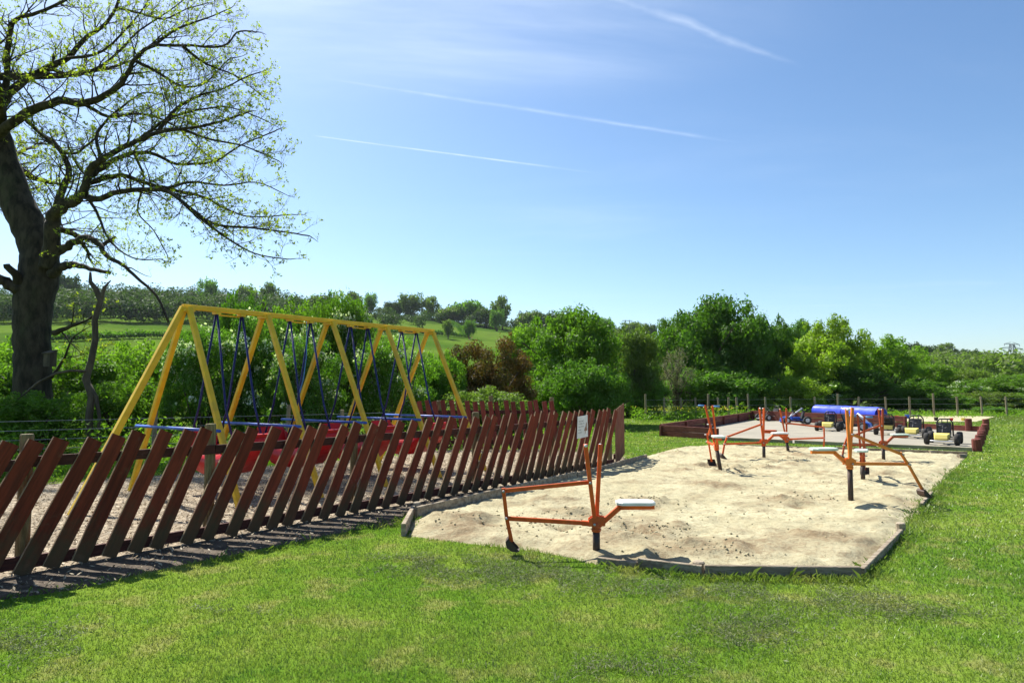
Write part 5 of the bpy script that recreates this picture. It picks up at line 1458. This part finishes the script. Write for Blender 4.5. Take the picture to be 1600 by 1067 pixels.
# ------------------------------------------------------------------ rough growth along the fences
def undergrowth():
    r = np.random.default_rng(9)
    def band(pts, wid, n, hmax, size):
        P = []
        seg = [(Vector(a), Vector(b)) for a, b in zip(pts[:-1], pts[1:])]; Ls = np.array([(b - a).length for a, b in seg]); Ls = Ls / Ls.sum()
        for i in range(n):
            a, b = seg[r.choice(len(seg), p=Ls)]; q = a.lerp(b, r.random()); nn = Vector((-(b - a).y, (b - a).x)).normalized()
            q = q + nn * r.normal() * wid; P.append((q.x, q.y))
        P = np.array(P); cl = np.clip(fbm(P[:, 0] * .9, P[:, 1] * .9, 3, 4) * 2.2 + .55, .12, 1.2)
        z = r.random(n) ** 1.3 * hmax * cl
        g = terrain(P[:, 0], P[:, 1])
        return np.stack([P[:, 0], P[:, 1], z + g], -1), np.full(n, size)
    A, sa = band([(-13.5, 10.0), (-10.3, 12.2), (-7.6, 13.9), (-5.4, 15.3), (-3.2, 17.3)], .55, 22000, .62, .04)
    B, sb = band([tuple(XG(p, y).xy) for p, y in ((985, 35.5), (1060, 35.4), (1140, 36.2), (1230, 37.5))], .9, 9000, .75, .06)
    C, sc = band([tuple(XG(p, y).xy) for p, y in ((1230, 38.4), (1320, 39.2), (1460, 40.5), (1640, 42))], 1.4, 9000, .35, .06)
    D, sd = band([(-16, 14), (-10.3, 16), (-6.5, 18.5), (-2.5, 20.5), (2.5, 25)], 1.3, 20000, .9, .05)
    P = np.vstack([A, B, C, D]); s = np.concatenate([sa, sb, sc, sd])
    v, f = scatter_quads(P, s * r.uniform(.5, 1.4, len(P)), r, aspect=.34, up=.2)
    tag(obj('undergrowth', npmesh('undergrowth', v, f, M['leaf_light'], {'tint': np.repeat(r.random(len(P)), 4)})), 'nettles and tall rough grass along the wire fences', 'undergrowth', kind='stuff')
    q = G(1078, 655.5); n = 260
    Fp = np.stack([q.x + r.normal(size=n) * 1.3, 35.0 + r.normal(size=n) * .5, .45 + .25 * r.random(n)], -1)
    v, f = scatter_quads(Fp, np.full(n, .035), r, aspect=.9, up=1)
    tag(obj('yellow_flowers', npmesh('yellow_flowers', v, f, M['buttercup'], {'tint': np.repeat(r.random(n), 4)})), 'yellow flowers in the rough grass at the left corner of the kart pen', 'flowers', kind='stuff')
    # long blades and weeds along the sandpit edging and fence foot
    Q = []
    for a, b, n, sp in ((G(1090, 905), G(1345, 908), 900, .05), (G(930, 885), G(1090, 903), 500, .05), (G(1350, 904), G(1412, 838), 500, .06), (G(1425, 815), G(1500, 735), 1500, .12), (G(630, 822), G(648, 806), 260, .07), (G(560, 826), G(632, 818), 300, .10), (G(0, 940), G(400, 864), 500, .06), (G(400, 864), G(560, 832), 250, .06), (G(1020, 716), G(1090, 700), 300, .12)):
        t = r.random(n); Q.append(np.stack([a.x + (b.x - a.x) * t + r.normal(size=n) * sp, a.y + (b.y - a.y) * t + r.normal(size=n) * sp - .03, np.zeros(n)], -1))
    Q = np.vstack(Q); n = len(Q); h = r.uniform(.02, .055, n) * (.5 + vnoise(Q[:, 0] * 2.5, Q[:, 1] * 2.5, 2)); h[r.random(n) < .02] *= 2.0
    a = r.uniform(0, 6.28, n); w = r.uniform(.0016, .0032, n); la = r.uniform(0, 6.28, n); ln = h * r.uniform(.3, 1.2, n)
    dx, dy = np.cos(a) * w, np.sin(a) * w; mx = np.stack([np.cos(la) * ln, np.sin(la) * ln], -1)
    v = np.stack([Q + np.stack([-dx, -dy, 0 * dx], -1), Q + np.stack([dx, dy, 0 * dx], -1),
                  Q + np.stack([mx[:, 0] * .4 + dx, mx[:, 1] * .4 + dy, h * .7], -1), Q + np.stack([mx[:, 0], mx[:, 1], h], -1)], 1)
    tag(obj('edge_grass', npmesh('edge_grass', v.reshape(-1, 3), np.arange(4 * n).reshape(-1, 4), M['blade'], {'tint': np.repeat(r.random(n) * .5, 4)})), 'longer unmown grass tufts along the sandpit edging', 'grass', kind='stuff')
undergrowth()

# ------------------------------------------------------------------ pylon and poles on the horizon
def pylon():
    Y = 430.0; b = XG(1583, Y); top = V(1583, 537, Y).z - b.z; top = max(top, 12)
    root = empty('pylon', b, .5, 'grey steel electricity pylon on the right horizon', 'pylon')
    m = MB(); w0, w1 = 3.2, .9
    for sx in (-1, 1):
        for sy in (-1, 1): m.bar((sx * w0, sy * w0, -1), (sx * w1, sy * w1, top), .32)
    zs = np.linspace(0, top, 7)
    for i in range(6):
        a, c = zs[i], zs[i + 1]; wa, wc = w0 + (w1 - w0) * a / top, w0 + (w1 - w0) * c / top
        for s in (-1, 1):
            m.bar((-wa, s * wa, a), (wc, s * wc, c), .2); m.bar((wa, s * wa, a), (-wc, s * wc, c), .2); m.bar((s * wa, -wa, a), (s * wc, wc, c), .2)
    m.build('tower', M['pylon'], root)
    for z, L in ((top - .3, 9), (top - 3.0, 13)):
        m = MB(); m.bar((-L, 0, z), (L, 0, z), .30)
        for s in (-1, 1): m.bar((s * 1.0, 0, z + 1.2), (s * L, 0, z), .22); m.bar((s * L, 0, z), (s * L, 0, z - 1.3), .2)
        m.build('cross_arm', M['pylon'], root)
pylon()
for px, yt, lab in ((895, 482, 'small H-shaped wooden power pole on the skyline above the pointed tree'), (981, 500, 'distant small power pole on the skyline left of the big oak')):
    Y = 400; b = XG(px, Y); top = V(px, yt, Y).z - b.z
    root = empty('power_pole', b, 0, lab, 'pole')
    for s in (-1.2, 1.2):
        m = MB(); m.tube([(s, 0, -1), (s, 0, top)], .22, 6); m.build('pole', M['wirepost'], root)
    m = MB(); m.bar((-3, 0, top - .4), (3, 0, top - .4), .3); m.build('cross_arm', M['wirepost'], root)

# ------------------------------------------------------------------ thin summer haze over the whole place
def haze():
    m, N = newmat('haze_air')
    pv = N.n('ShaderNodeVolumePrincipled', inp={'Color': (0.82, 0.91, 1.0, 1), 'Density': 0.00007, 'Anisotropy': 0.25})
    o = N.n('ShaderNodeOutputMaterial'); N.nt.links.new(pv.outputs[0], o.inputs['Volume'])
    b = MB(); b.box((0, 0, 27.0), (3100, 3100, 114.0))
    tag(b.build('haze', m), kind='stuff', label='thin pale blue haze of the summer air over the fields', cat='haze')
haze()
